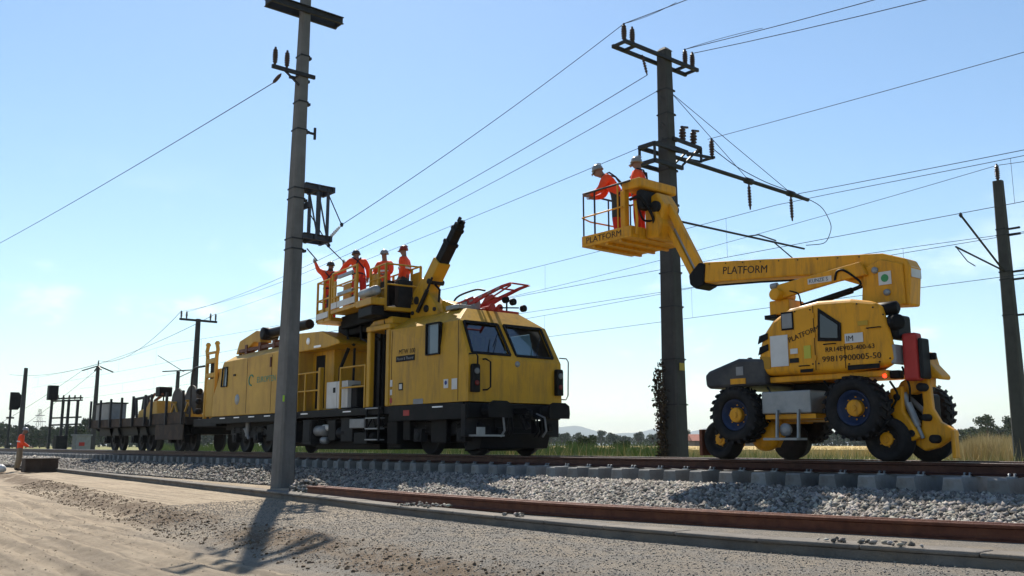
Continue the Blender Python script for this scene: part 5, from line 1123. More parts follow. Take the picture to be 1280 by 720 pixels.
# ---- red folding arm above the cab
m = MB(); m.prism([(-9.62, 3.56), (-9.3, 3.66), (-7.95, 3.89), (-7.67, 3.91), (-7.57, 3.87), (-7.95, 3.82), (-8.6, 3.68), (-9.05, 3.56)], -.36, -.30, 'y'); m.prism([(-9.62, 3.56), (-9.3, 3.66), (-7.95, 3.89), (-7.67, 3.91), (-7.57, 3.87), (-7.95, 3.82), (-8.6, 3.68), (-9.05, 3.56)], .16, .22, 'y')
for x, z in ((-9.3, 3.62), (-8.7, 3.72), (-8.1, 3.83), (-7.65, 3.89)): m.bar((x, -.36, z), (x, .22, z), .04, .04)
m.prism([(-8.75, 3.52), (-8.6, 3.68), (-8.35, 3.72), (-8.2, 3.62)], -.34, -.28, 'y')
red = m.build('red_arm', RED, car, bev=.015)
m = MB(); m.bar((-8.45, -.38, 3.58), (-7.6, -.38, 3.83), .03, .03); m.bar((-9.75, -.42, 3.60), (-9.0, -.38, 3.72), .04, .04); m.build('red_arm_rod', RED, car)
for x in (-9.1, -8.75, -8.4, -8.1): m = MB(); m.prism([(x - .09, 3.60 + (x + 9.2) * .165), (x + .05, 3.62 + (x + 9.2) * .165), (x + .09, 3.67 + (x + 9.2) * .165), (x - .05, 3.65 + (x + 9.2) * .165)], -.366, -.361, 'y'); m.build('lightening_hole', GRY, red)
m = MB(); m.tube(smooth_path([(-10.25, -.1, 3.5), (-10.15, -.1, 3.82), (-9.9, -.1, 3.92), (-9.2, -.1, 3.98), (-8.9, -.1, 3.9)], 20), .025, 7); m.build('arm_hose', BLK, car)
m = MB(); m.tube([(-10.5, -.2, 3.45), (-10.3, -.2, 3.75), (-10.05, -.2, 3.72)], .03, 7); m.tube([(-10.4, .1, 3.42), (-10.1, .1, 3.68), (-9.8, .1, 3.5)], .025, 7); m.build('arm_hose', BLK, car)
for x, y in ((-9.35, -.3), (-9.1, -.25)): m = MB(); m.box(x - .1, x + .1, y - .1, y + .1, 3.39, 3.66); m.lathe((x, y, 3.66), (0, 0, 1), [(0, .09), (.06, .07), (.09, .02)], 12); m.build('roof_unit', GALV, car, bev=.02)
m = MB(); m.box(-10.7, -9.6, -.5, .6, 3.385, 3.5); m.build('roof_frame', YEL, car, bev=.02)

# ---------------------------------------------------------------- wagons
def wagon(x0_, x1_, axles, label):
    w_ = thing('flat_wagon', label, 'wagon', ((x0_ + x1_) / 2, 0, 0))
    m = MB(); m.box(x0_, x1_, -1.36, 1.36, .95, 1.22); m.build('deck', DKG, w_, bev=.02)
    m = MB(); m.box(x0_ + .1, x1_ - .1, -1.0, 1.0, .62, .95); m.build('frame', BLK, w_)
    for x in axles:
        for s_ in (-1, 1): q = MB(); wheelset(q, x, s_ * .76, side=s_); q.build('wheel', DKG, w_)
        q = MB(); axlebox(q, x, -1.05); q.prism([(x - .5, .62), (x + .5, .62), (x + .2, .95), (x - .2, .95)], -1.1, -1.02, 'y'); q.build('axle_box', BLK, w_, bev=.01)
    for y in (-.875, .875):
        for xx, d in ((x0_, -1), (x1_, 1)): q = MB(); q.lathe((xx, y, 1.02), (d, 0, 0), [(0, .12), (.25, .10), (.25, .2), (.29, .2)], 14); q.build('buffer', BLK, w_)
    n = int((x1_ - x0_) / 1.35)
    for i in range(n + 1):
        x = x0_ + .15 + (x1_ - x0_ - .3) * i / n; q = MB(); q.bar((x, -1.46, .95), (x, -1.46, 2.15), .08, .08, up=(0, 1, 0)); q.build('stake', DSTEEL, w_)
    return w_
RB = mat('brown_side_board', (.045, .034, .027), .8, var=.25, vscale=2, dirt=(.15, .09, .05), dirt_amt=.5)
wa = wagon(-35.6, -28.2, (-34.0, -32.9, -30.5, -29.45), 'rear flat wagon with stakes and a tall grey load box at its far end')
wb_ = wagon(-27.8, -24.3, (-26.3, -25.0), 'short flat wagon with a low brown box, between rear wagon and yellow car')
q = MB(); q.box(-35.55, -28.25, -1.41, -1.37, .98, 1.3); q.build('side_board', RB, wa)
q = MB(); q.box(-27.2, -24.4, -1.42, -1.37, .42, .98); q.build('side_box', RB, wb_, bev=.02); q = MB(); q.box(-27.75, -24.35, -1.41, -1.37, 1.0, 1.4); q.build('side_board', RB, wb_)
lb = thing('load_box', 'tall grey load box standing at the far end of the rear wagon', 'box', (-34.2, 0, 1.22)); q = MB(); q.box(-35.4, -33.6, -1.25, -.5, 1.22, 2.02); q.build('body', GRY, lb, bev=.03); q = MB(); q.box(-35.45, -33.55, -1.3, -.45, 2.0, 2.06); q.build('lid', DKG, lb)
fr_ = thing('pipe_rack', 'dark tripod frames standing on the rear wagon deck', 'rack', (-31.5, -.6, 1.22))
for x in (-32.1, -31.1, -30.6):
    q = MB(); q.bar((x - .25, -.6, 1.22), (x, -.6, 2.2), .09); q.bar((x + .25, -.6, 1.22), (x, -.6, 2.2), .09); q.build('trestle', DSTEEL, fr_)
q = MB(); q.tube([(-32.3, -.6, 2.15), (-30.4, -.6, 2.2)], .06, 8); q.build('pipe', DSTEEL, fr_)
mw = thing('winch_unit', 'yellow winch machine with a lamp box on the rear wagon', 'winch', (-28.9, -.5, 1.22))
q = MB(); q.prism([(-30.6, 1.22), (-30.5, 1.6), (-29.6, 1.72), (-29.3, 1.92), (-28.4, 1.95), (-28.3, 1.22)], -1.0, .2, 'y'); q.build('housing', YELR, mw, bev=.04)
q = MB(); q.box(-28.95, -28.45, -.9, -.4, 2.12, 2.5); q.bar((-28.7, -.65, 1.9), (-28.7, -.65, 2.15), .06); q.build('lamp_box', BLK, mw, bev=.03)
q = MB(); q.tube([(-29.9, -.8, 1.85), (-29.3, -.8, 2.25), (-28.4, -.8, 2.2)], .05, 7); q.tube([(-29.8, -.6, 2.0), (-29.0, -.6, 2.18)], .06, 7); q.build('piping', RUST, mw)
def drum(x, y, z, r_, wd, label):
    t_ = thing('cable_drum', label, 'cable drum', (x, y, z - r_))
    for s_ in (0, 1): MB().lathe((x, y + s_ * wd, z), (0, 1, 0), [(-.03, .05), (-.03, r_), (.03, r_), (.03, .05)], 26, False).build('flange', mat('drum_flange', (.07, .065, .06), .8, var=.2), t_)
    q = MB(); q.lathe((x, y, z), (0, 1, 0), [(.03, r_ * .7)] + [(.03 + (wd - .06) * i / 12, r_ * (.72 + .02 * (i % 2))) for i in range(13)], 22); q.build('cable_winding', mat('cable_black', (.03, .03, .032), .6), t_)
    q = MB(); q.bar((x - r_ * .8, y - .1, z - r_), (x, y - .1, z), .06); q.bar((x + r_ * .8, y - .1, z - r_), (x, y - .1, z), .06); q.bar((x - r_ * .8, y + wd + .1, z - r_), (x, y + wd + .1, z), .06); q.bar((x + r_ * .8, y + wd + .1, z - r_), (x, y + wd + .1, z), .06); q.tube([(x, y - .2, z), (x, y + wd + .2, z)], .04, 8); q.build('drum_stand', YELR, t_)
drum(-26.5, -.9, 1.80, .55, .8, 'left of the two dark cable drums on the short wagon'); drum(-25.1, -.9, 1.82, .57, .8, 'right of the two dark cable drums, next to the yellow car')
q = MB(); q.box(-27.7, -24.4, -1.2, .8, 1.22, 1.32); q.build('load_frame', YELR, wb_)

# ================================================================== ROAD-RAIL BOOM LIFT
lift = thing('road_rail_boom_lift', 'orange-yellow road-rail boom lift standing on rail wheels, basket raised', 'boom lift', (0.2, 0, 0))
def road_wheel(x, y, z, r_, s_):
    """big lugged tyre, blue rim, yellow hub; s_ = outward side"""
    m = MB(); w_ = .17
    m.lathe((x, y, z), (0, s_, 0), [(-w_, r_ * .55), (-w_, r_ * .86), (-w_ * .8, r_ * .95), (w_ * .8, r_ * .95), (w_, r_ * .86), (w_ * .95, r_ * .62), (w_ * .6, r_ * .56), (0, r_ * .54)], 36)
    for k_ in range(22):
        for half in (-1, 1):
            t_ = 2 * math.pi * (k_ + (.5 if half > 0 else 0)) / 22; c_, s2 = math.cos(t_), math.sin(t_); dc, ds = -s2, c_
            p = np.array((x + c_ * r_ * .95, y + half * w_ * .5, z + s2 * r_ * .95)); d = np.array((c_, 0, s2)); tg = np.array((dc, 0, ds)); ax = np.array((0, 1.0, 0))
            b_ = [p + ax * a * w_ * .52 + tg * (b2 * .026 + a * half * .035) + d * c2 for c2 in (-.02, r_ * .055) for a, b2 in ((-1, -1), (1, -1), (1, 1), (-1, 1))]
            m.add(b_, [(0, 3, 2, 1), (4, 5, 6, 7), (0, 1, 5, 4), (1, 2, 6, 5), (2, 3, 7, 6), (3, 0, 4, 7)])
    wh = m.build('road_wheel', RUB, lift)
    MB().lathe((x, y, z), (0, s_, 0), [(-.1, r_ * .5), (w_ * .7, r_ * .56), (w_ * .75, r_ * .52), (w_ * .3, r_ * .46), (w_ * .1, r_ * .25), (w_ * .1, .05)], 28).build('rim', BLUE, wh)
    h_ = MB(); h_.lathe((x, y, z), (0, s_, 0), [(0, r_ * .27), (w_ * .55, r_ * .26), (w_ * .62, r_ * .22), (w_ * .64, r_ * .1), (w_ * .72, r_ * .09), (w_ * .73, .01)], 18, False)
    for k_ in range(8): t_ = k_ * math.pi / 4; h_.lathe((x + .16 * math.cos(t_) * r_ / .46, y + s_ * w_ * .12, z + .16 * math.sin(t_) * r_ / .46), (0, s_, 0), [(0, .014), (.025, .012)], 6)
    h_.build('hub', ORA, wh)
def rail_wheel(x, y, z, r_, s_):
    wh = MB().lathe((x, y, z), (0, s_, 0), [(-.12, r_ * .6), (-.12, r_ + .03), (-.09, r_ + .03), (-.085, r_ * .97), (.10, r_ * .97), (.12, r_ * .90), (.12, r_ * .66), (.08, r_ * .6), (.05, r_ * .5)], 32).build('rail_wheel', RUB, lift)
    h_ = MB(); h_.lathe((x, y, z), (0, s_, 0), [(-.05, r_ * .42), (.045, r_ * .40), (.05, r_ * .32), (.07, r_ * .30), (.075, r_ * .17), (.09, r_ * .15), (.091, .01)], 20, False)
    MB().lathe((x, y, z), (0, s_, 0), [(-.06, r_ * .5), (.03, r_ * .62), (.035, r_ * .4), (.036, .02)], 24).build('rim', BLK, wh)
    for k_ in range(5): t_ = k_ * math.pi * .4; h_.lathe((x + r_ * .35 * math.cos(t_), y + s_ * .045, z + r_ * .35 * math.sin(t_)), (0, s_, 0), [(0, .012), (.02, .010)], 6)
    h_.build('hub', ORA, wh)
road_wheel(-1.02, -1.0, .72, .46, -1); road_wheel(1.08, -1.0, .77, .47, -1); road_wheel(-1.02, 1.0, .72, .46, 1); road_wheel(1.08, 1.0, .77, .46, 1)
rail_wheel(-1.52, -.80, .33, .32, -1); rail_wheel(1.42, -.80, .32, .32, -1); rail_wheel(-1.2, .80, .32, .32, 1); rail_wheel(1.30, .80, .32, .32, 1)
m = MB(); m.box(-1.35, 1.5, -.62, .62, .62, 1.0); m.box(-1.2, -.8, -.85, .85, .6, .84); m.box(.9, 1.25, -.85, .85, .65, .9); m.build('chassis', ORA, lift, bev=.03)
m = MB(); m.box(-.35, .30, -.45, .35, .98, 1.22); m.build('slew_base', DKG, lift, bev=.03)
# left bogie arms and gear
m = MB(); m.prism([(-1.85, .10), (-1.92, .55), (-1.7, .72), (-1.25, .70), (-1.15, .5), (-1.3, .2)], -.58, -.5, 'y'); m.build('axle_arm', ORA, lift, bev=.02)
m = MB(); m.lathe((-.75, -.62, .40), (0, -1, 0), [(-.1, .2), (0, .26), (.10, .26), (.14, .18), (.16, .05)], 24)
for k_ in range(6): t_ = k_ * math.pi / 3; m.lathe((-.75 + .17 * math.cos(t_), -.72, .40 + .17 * math.sin(t_)), (0, -1, 0), [(0, .035), (.03, .03)], 8)
m.prism([(-1.0, .35), (-.95, .75), (-.5, .75), (-.45, .45), (-.6, .2)], -.6, -.5, 'y'); m.build('drive_gear', ORA, lift)
m = MB(); m.box(-1.9, -1.84, -.95, -.7, .06, .5); m.build('rail_sweep', RUST, lift, bev=.01)
m = MB(); m.box(2.28, 2.33, -.72, -.58, .06, .44); m.build('rail_sweep', ORA, lift, bev=.01)
# hood on the left
m = MB(); m.prism([(-1.62, 1.20), (-1.64, 1.40), (-1.55, 1.47), (-.95, 1.64), (-.45, 1.60), (-.42, 1.18), (-1.55, 1.17)], -1.08, .85, 'y'); m.build('engine_hood', mat('hood_charcoal', (.035, .037, .042), .45, var=.2, dirt=(.10, .09, .075), dirt_amt=.5), lift, bev=.05)
m = MB(); m.lathe((-1.05, -.6, 1.60), (0, 0, 1), [(0, .07), (.05, .07), (.09, .03)], 12); m.build('hood_cap', BLK, lift); m = MB(); m.box(-.98, -.84, -1.092, -1.081, 1.36, 1.5); m.build('hood_label', GRY, lift); m = MB(); m.box(-1.1, -.8, -1.092, -1.081, 1.22, 1.31); m.build('hood_label', ORA, lift)
# tank box, step
m = MB(); m.box(-.52, .36, -1.08, -.62, .72, 1.07); m.build('tool_box', GALV, lift, bev=.02)
m = MB(); m.box(-.5, .40, -1.02, -.6, .64, .71); m.build('box_shelf', ORA, lift)
for x_ in (-.22, .16): m = MB(); m.bar((x_, -1.14, .34), (x_, -1.10, .78), .03, .05, up=(0, 1, 0)); m.build('step_post', GALV, lift)
m = MB(); m.box(-.38, .22, -1.28, -1.0, .31, .345); m.build('step', GALV, lift); m = MB(); m.lathe((-.1, -1.0, .47), (0, -1, 0), [(0, .05), (.05, .10), (.1, .10), (.12, .04)], 16); m.build('cable_reel', GRY, lift)
# right chassis arms
m = MB(); m.prism([(1.45, 1.05), (1.66, 1.08), (1.64, .72), (1.75, .55), (1.85, .34), (1.72, .28), (1.52, .5), (1.42, .75)], -.74, -.63, 'y'); m.build('axle_arm', ORA, lift, bev=.03)
m = MB(); m.prism([(1.86, 1.2), (1.98, 1.2), (2.0, .75), (2.10, .56), (2.30, .44), (2.32, .36), (2.2, .30), (2.05, .20), (1.85, .15), (1.7, .25), (1.82, .5), (1.87, .8)], -.62, -.50, 'y'); m.build('axle_arm', ORA, lift, bev=.03)
m = MB(); m.prism([(1.45, 1.0), (1.55, 1.15), (1.78, 1.26), (2.0, 1.24), (1.98, 1.04), (1.7, .96)], -.60, -.38, 'y'); m.build('rear_frame', ORA, lift, bev=.03)
m = MB(); m.box(1.45, 1.80, -.42, .1, .58, .98); m.build('axle_housing', BLK, lift, bev=.04)
m = MB(); m.tube([(1.62, -.66, .98), (1.80, -.66, .5)], .05, 9); m.tube([(1.80, -.66, .5), (1.86, -.66, .33)], .03, 8); m.build('axle_cylinder', GALV, lift)
for x, z, r_ in ((1.92, 1.05, .06), (1.95, .62, .05), (2.05, .32, .06), (1.56, .92, .05), (1.74, .40, .05)): MB().lathe((x, -.76, z), (0, 1, 0), [(0, .02), (0, r_), (.34, r_), (.34, .02)], 12).build('pivot_pin', DKG, lift)
m = MB(); m.prism([(1.86, 1.22), (1.84, 1.58), (1.98, 1.56), (2.02, 1.38), (2.17, 1.20), (2.15, 1.15), (2.0, 1.19)], -.62, -.30, 'y'); m.build('rear_fender', ORA, lift, bev=.03)
m = MB(); m.box(1.76, 1.98, -.90, -.70, 1.14, 1.82); m.build('red_cabinet', RED, lift, bev=.04); m = MB(); m.box(1.985, 2.04, -.88, -.62, 1.16, 1.74); m.build('grey_cabinet', DKG, lift, bev=.03)
m = MB(); m.box(2.0, 2.10, -.62, -.54, 1.44, 1.54); m.build('work_lamp', BLK, lift, bev=.02)
MB().lathe((1.50, -.95, 1.22), (1, -.6, 0), [(0, .028), (.02, .028), (.03, .012)], 12).build('tail_lamp', TAIL, lift)
m = MB(); m.box(1.55, 1.70, -.9, -.75, 1.18, 1.30); m.build('lamp_holder', BLK, lift, bev=.02)
m = MB(); m.tube([(1.35, -.5, .62), (1.75, -.5, .42)], .05, 9); m.tube([(1.5, -.42, 1.0), (1.8, -.42, .7)], .045, 9); m.build('axle_cylinder', GRY, lift)
# turret
tp = [(-.58, 1.40), (-.57, 1.72), (-.50, 1.97), (-.30, 2.20), (0.03, 2.37), (.53, 2.43), (1.10, 2.40), (1.50, 2.32), (1.62, 2.22), (1.70, 1.9), (1.76, 1.62), (1.78, 1.36), (1.0, 1.30), (-.4, 1.33)]
m = MB(); m.prism(tp, -1.05, -.02, 'y', [(x_ if x_ < .5 else .5 + (x_ - .5) * .42, z_) for x_, z_ in tp]); tu = m.build('turret', ORA, lift, bev=.10, seg=4)
m = MB(); m.box(-.45, 1.55, -.95, -.05, 1.215, 1.31); m.build('turret_floor', ORA, lift, bev=.02)
YT = -1.056
def plate(pts, mt_, nm, parent, y=YT, t_=.008): m = MB(); m.prism(pts, y - t_, y, 'y'); return m.build(nm, mt_, parent)
def rect(x0_, x1_, z0_, z1_): return [(x0_, z0_), (x1_, z0_), (x1_, z1_), (x0_, z1_)]
plate([(.53, 1.80), (.92, 1.77), (.93, 2.04), (.56, 2.31)], BLK, 'turret_window', tu, t_=.012); plate([(.58, 1.85), (.87, 1.82), (.88, 2.02), (.60, 2.22)], mat('smoked_glass', (.02, .022, .026), .08, spec=.8), 'window_pane', tu, YT - .013)
for z in (1.72, 1.90): plate([(-.555, z - .06), (-.36, z + .01), (-.36, z + .11), (-.52, z + .07)], BLK, 'vent_louver', tu)
plate(rect(-.32, .0, 1.46, 1.95), WHT, 'white_plate', tu); plate(rect(-.10, .12, 2.02, 2.31), BLK, 'notice_frame', tu); plate(rect(-.08, .10, 2.05, 2.28), GRY, 'notice', tu, YT - .009)
pi_ = plate(rect(.98, 1.27, 1.73, 1.87), WHT, 'white_plate', tu)
lettering('IM', .12, (1.00, YT - .009, 1.755), (1, 0, 0), (0, 0, 1), INK, pi_, bold=.006)
plate(rect(.04, .17, 1.64, 1.72), WHT, 'sticker', tu); plate(rect(.02, .18, 1.50, 1.57), INK, 'sticker', tu); plate(rect(.28, .40, 1.55, 1.75), mat('sticker_lime', (.45, .42, .06), .6), 'sticker', tu); plate(rect(1.2, 1.36, 1.97, 2.04), mat('sticker_olive', (.42, .26, .03), .6), 'sticker', tu)
lettering('PLATFORM', .115, (.02, YT - .001, 1.82), (.9, 0, .25), (-.25, 0, .9), INK, tu, bold=.003)
lettering('RR14EV03-400-63', .10, (.64, YT - .001, 1.625), (1, 0, 0), (0, 0, 1), INK, tu, bold=.002, sx=1.08); lettering('99819900005-50', .125, (.58, YT - .001, 1.475), (1, 0, 0), (0, 0, 1), INK, tu, bold=.003, sx=1.12)
for x in (.47, .965): plate(rect(x - .006, x + .006, 1.36, 2.36 if x < .5 else 1.72), mat('seam_dark', (.10, .05, .01), .8), 'panel_seam', tu, t_=.003)
plate(rect(1.0, 1.5, 1.33, 1.40), BLK, 'lower_vent', tu); plate(rect(.2, .42, 1.34, 1.39), BLK, 'lower_vent', tu)
for x, z in ((-.5, 1.45), (-.5, 1.6), (.42, 1.46), (.42, 2.3), (.52, 1.46), (1.66, 1.46), (1.6, 2.1), (1.02, 1.42), (1.5, 1.42), (.15, 2.3), (1.2, 2.3), (1.45, 2.22)): MB().lathe((x, YT + .003, z), (0, -1, 0), [(0, .014), (.008, .012)], 8).build('bolt', DKG, tu)
for x0_, x1_, z in ((.2, .36, 1.44), (1.35, 1.55, 1.92), (.64, .82, 1.74)): MB().tube([(x0_, YT, z), (x0_, YT - .04, z), (x1_, YT - .04, z), (x1_, YT, z)], .009, 6).build('grab_handle', BLK, tu)
for z in (1.55, 1.9, 2.2): m = MB(); m.box(.45, .49, YT - .014, YT, z - .04, z + .04); m.build('door_hinge', ORA, tu)
plate([(-.52, 1.44), (-.34, 1.43), (-.34, 1.62), (-.53, 1.64)], mat('panel_dull', (.36, .19, .02), .6), 'vent_panel', tu, t_=.004)
for pts_ in ([(-.45, -1.0, 1.15), (-.3, -1.05, .95), (-.55, -.95, .8), (-.7, -.8, .9)], [(.5, -.9, 1.2), (.7, -1.0, 1.02), (.62, -.85, .85)], [(1.5, -.8, 1.15), (1.65, -.85, .95), (1.5, -.8, .75), (1.35, -.7, .7)], [(1.7, -.8, 1.35), (1.82, -.85, 1.05), (1.75, -.75, .85)], [(-.9, -.8, 1.15), (-.75, -.9, .95), (-.6, -.75, .6)]): MB().tube(smooth_path(pts_, 16), .016, 6).build('hydraulic_hose', BLK, lift)
# exhaust side of the turret
m = MB(); m.lathe((1.68, -.90, 2.20), (1, 0, 0), [(-.25, .08), (-.22, .10), (.05, .10), (.08, .06)], 14); m.build('air_filter', BLK, lift)
m = MB(); m.lathe((1.72, -.95, 1.98), (.75, -.66, 0), [(-.2, .11), (.10, .11), (.12, .08), (.12, .02)], 20); m.build('exhaust_muffler', BLK, lift)
m = MB(); m.box(1.60, 1.76, -.98, -.55, 1.74, 2.10); m.build('engine_cover', BLK, lift, bev=.04); m = MB(); m.box(1.66, 1.74, -1.04, -.6, 1.38, 1.66); m.build('rear_plate', GRY, lift, bev=.02)
# ---- booms
YB0, YB1 = -.50, -.14
m = MB(); m.prism([(-2.05, 3.12), (-2.05, 3.50), (1.35, 3.12), (1.72, 2.98), (1.78, 2.85), (1.72, 2.28), (1.40, 2.30), (1.22, 2.46), (1.10, 2.62), (.62, 2.82), (.50, 2.90), (-.2, 2.98)], YB0, YB1, 'y'); mbm = m.build('main_boom', ORA, lift, bev=.03)
m = MB(); m.prism([(1.0, 2.42), (1.05, 2.92), (1.35, 3.02), (1.68, 2.9), (1.68, 2.30), (1.38, 2.26)], YB0 - .04, YB0, 'y'); m.build('boom_knuckle_plate', ORA, lift, bev=.015)
def by(x): return YB0 - .002
for k_ in range(9): MB().lathe((-1.9 + k_ * .36, YB0 + .002, 3.44 - (k_ * .36) * .112), (0, -1, 0), [(0, .013), (.008, .011)], 8).build('bolt', DKG, mbm)
MB().tube([(-1.95, YB0 + .1, 3.06), (-.9, YB0 + .1, 2.99), (.3, YB0 + .1, 2.88)], .018, 6).build('boom_hose', BLK, mbm)
lettering('PLATFORM', .19, (-1.62, YB0 - .002, 3.215), (1, 0, -.112), (.112, 0, 1), INK, mbm, bold=.005)
plate(rect(1.30, 1.50, 2.62, 2.82), WHT, 'white_plate', mbm, YB0 - .045); m = MB(); m.lathe((1.40, YB0 - .054, 2.72), (0, -1, 0), [(0, .06), (.002, .06)], 16); m.build('round_sign', mat('sign_green', (.05, .25, .1), .6), mbm)
m = MB(); m.box(1.772, 1.778, YB0 + .03, YB1 - .03, 2.70, 2.86); m.build('white_plate', WHT, mbm)
for x, z in ((1.25, 2.86), (1.42, 2.5)): MB().lathe((x, YB0 - .04, z), (0, -1, 0), [(0, .05), (.03, .05), (.035, .02)], 14).build('boom_pin', GALV, lift)
# riser boom and its cylinder
m = MB(); dd = np.array((1.20 + .42, 0, 2.94 - 2.72)); m.prism([(-.48, 2.60), (-.50, 2.82), (-.40, 2.86), (1.05, 3.02), (1.15, 2.80), (.65, 2.76)], YB0 - .12, YB0 - .05, 'y'); rs_ = m.build('riser_boom', ORA, lift, bev=.02)
m = MB(); m.box(.14, .56, YB0 - .125, YB0 - .121, 2.78, 2.87); pt_ = m.build('white_plate', WHT, rs_)
lettering("KUNZE S", .085, (.16, YB0 - .127, 2.80), (1, 0, 0), (0, 0, 1), mat('ink_slate', (.05, .08, .12), .6), pt_, bold=.002)
m = MB(); m.lathe((-.42, YB0 - .25, 2.68), (0, 1, 0), [(0, .06), (.0, .10), (.5, .10), (.5, .06)], 18); m.box(-.62, -.25, YB0 - .1, YB1, 2.36, 2.6); m.build('riser_hinge', ORA, lift, bev=.02)
m = MB(); m.lathe((-.56, YB0 - .1, 2.84), (1, 0, .05), [(0, .05), (.12, .05)], 10); m.build('hinge_pin', GALV, lift)
m = MB(); m.tube([(-.1, YB0 + .05, 2.46), (.8, YB0 + .05, 2.62)], .05, 10); m.tube([(.75, YB0 + .05, 2.61), (1.2, YB0 + .05, 2.72)], .03, 8); m.build('lift_cylinder', BLK, lift)
m = MB(); m.tube(smooth_path([(.62, YB0 - .13, 2.78), (.66, YB0 - .14, 2.92), (.78, YB0 - .14, 2.94), (1.1, YB0 - .1, 2.66), (.8, YB0 - .1, 2.60)], 22), .018, 6); m.build('hydraulic_hose', BLK, lift); m = MB(); m.tube(smooth_path([(-.2, YB0 - .12, 2.72), (-.02, YB0 - .14, 2.66), (0, YB0 - .12, 2.45)], 12), .012, 6); m.build('hydraulic_hose', BLK, lift)
m = MB(); m.box(-.72, -.5, YB0 - .1, YB1, 2.30, 2.37); m.build('rest_pad', BLK, lift)
# elbow and jib
m = MB(); m.prism([(-2.02, 3.08), (-1.98, 3.46), (-2.12, 3.50), (-2.36, 3.30), (-2.34, 3.12), (-2.2, 3.02)], YB0 - .03, YB1 + .03, 'y'); m.build('elbow_joint', BLK, lift, bev=.03)
JA = np.array((-2.24, -.32, 3.26)); JB = np.array((-3.02, -.32, 4.72)); jd = (JB - JA) / np.linalg.norm(JB - JA); jp = np.array((jd[2], 0, -jd[0]))
m = MB(); m.bar(JA + jp * .09, JB + jp * .09, .14, .13, up=(0, 1, 0)); m.build('jib_upper_arm', ORA, lift, bev=.02); m = MB(); m.bar(JA - jp * .10, JB - jp * .12 - jd * .1, .12, .11, up=(0, 1, 0)); m.build('jib_lower_arm', ORA, lift, bev=.02)
m = MB(); m.tube([JA + jd * .2, JB - jd * .5], .045, 9); m.build('jib_cylinder', GALV, lift)
m = MB(); m.prism([(-3.22, 4.25), (-3.25, 4.95), (-3.05, 5.02), (-2.88, 4.75), (-2.95, 4.4)], -.55, -.1, 'y'); m.build('jib_head', ORA, lift, bev=.04)
m = MB(); m.lathe((-3.05, -.62, 4.72), (0, 1, 0), [(0, .06), (0, .11), (.6, .11), (.6, .06)], 16); m.build('jib_pin', DKG, lift)
# ---- basket
BX0, BX1, BY0, BY1, BZ = -4.62, -3.30, -1.02, .42, 4.12
m = MB(); m.box(BX0, BX1, BY0, BY1, BZ, BZ + .05)
for a in (BX0, BX1 - .025): m.box(a, a + .025, BY0, BY1, BZ + .05, BZ + .22)
for a in (BY0, BY1 - .025): m.box(BX0 + .025, BX1 - .025, a, a + .025, BZ + .05, BZ + .22)
bk = m.build('basket', ORA, lift, bev=.008)
for x in (BX0 + .3, BX0 + .66, BX0 + 1.02): m = MB(); m.box(x - .03, x + .03, BY0 + .03, BY1 - .03, BZ - .05, BZ - .001); m.build('floor_rib', ORA, bk)
lettering('PLATFORM', .17, (BX0 + .12, BY0 - .002, BZ + .06), (1, 0, 0), (0, 0, 1), INK, bk, bold=.004, sx=1.15)
zt = BZ + 1.10
for x in (BX0 + .03, BX0 + .34, BX1 - .35): MB().tube([(x, BY0 + .03, BZ + .2), (x, BY0 + .03, zt)], .017, 7).build('railing_post', DSTEEL if x < -4 else ORA, bk)
for y in (BY0 + .35, BY0 + .75, BY1 - .03): MB().tube([(BX0 + .03, y, BZ + .2), (BX0 + .03, y, zt)], .017, 7).build('railing_post', DSTEEL, bk)
for x in (BX0 + .5, BX1 - .05): MB().tube([(x, BY1 - .03, BZ + .2), (x, BY1 - .03, zt)], .017, 7).build('railing_post', DSTEEL, bk)
MB().tube([(BX1 - .03, BY0 + .03, zt), (BX0 + .03, BY0 + .03, zt), (BX0 + .03, BY1 - .03, zt), (BX1 - .03, BY1 - .03, zt)], .022, 8).build('top_rail', DSTEEL, bk)
MB().tube([(BX1 - .2, BY0 + .0, BZ + .62), (BX0 + .02, BY0 - .0, BZ + .60), (BX0 - .05, BY0 + .3, BZ + .58), (BX0 + .0, BY1 - .03, BZ + .58)], .017, 7).build('middle_rail', ORA, bk)
m = MB(); m.box(BX1 - .32, BX1 + .16, BY0 + .10, BY1 - .25, zt - .14, zt + .06); m.build('control_housing', ORA, bk, bev=.04)
m = MB(); m.box(BX1 - .32, BX1 - .20, BY0 + .06, BY0 + .20, BZ + .2, zt - .14); m.build('housing_leg', ORA, bk, bev=.02); m = MB(); m.box(BX1 - .05, BX1 + .12, BY0 + .2, BY1 - .35, BZ + .55, zt - .15); m.build('control_console', DKG, bk, bev=.06)
m = MB(); m.tube(smooth_path([(BX1 - .1, BY0 + .1, BZ + .75), (BX1 + .15, BY0 + .15, BZ + .8), (BX1 + .25, BY0 + .4, BZ + .35), (BX1 + .1, BY0 + .5, BZ + .1)], 20), .03, 7); m.tube(smooth_path([(BX1, BY0 + .2, BZ + .65), (BX1 + .1, BY0 + .25, BZ + .3), (BX1 + .3, -.3, BZ + .4)], 16), .022, 7); m.build('cable_bundle', BLK, bk)
m = MB(); m.prism([(BX1, BZ + .02), (BX1 + .3, BZ - .02), (BX1 + .42, BZ + .25), (BX1 + .2, BZ + .65), (BX1, BZ + .6)], -.62, .0, 'y'); m.build('rotator_bracket', ORA, bk, bev=.04)
MB().tube(smooth_path([(BX1 + .02, BY0 + .12, BZ + .7), (BX1 + .1, BY0 + .08, BZ + .35), (BX1 + .05, BY0 + .1, BZ + .06)], 14), .028, 7).build('grab_bar', ORA, bk)

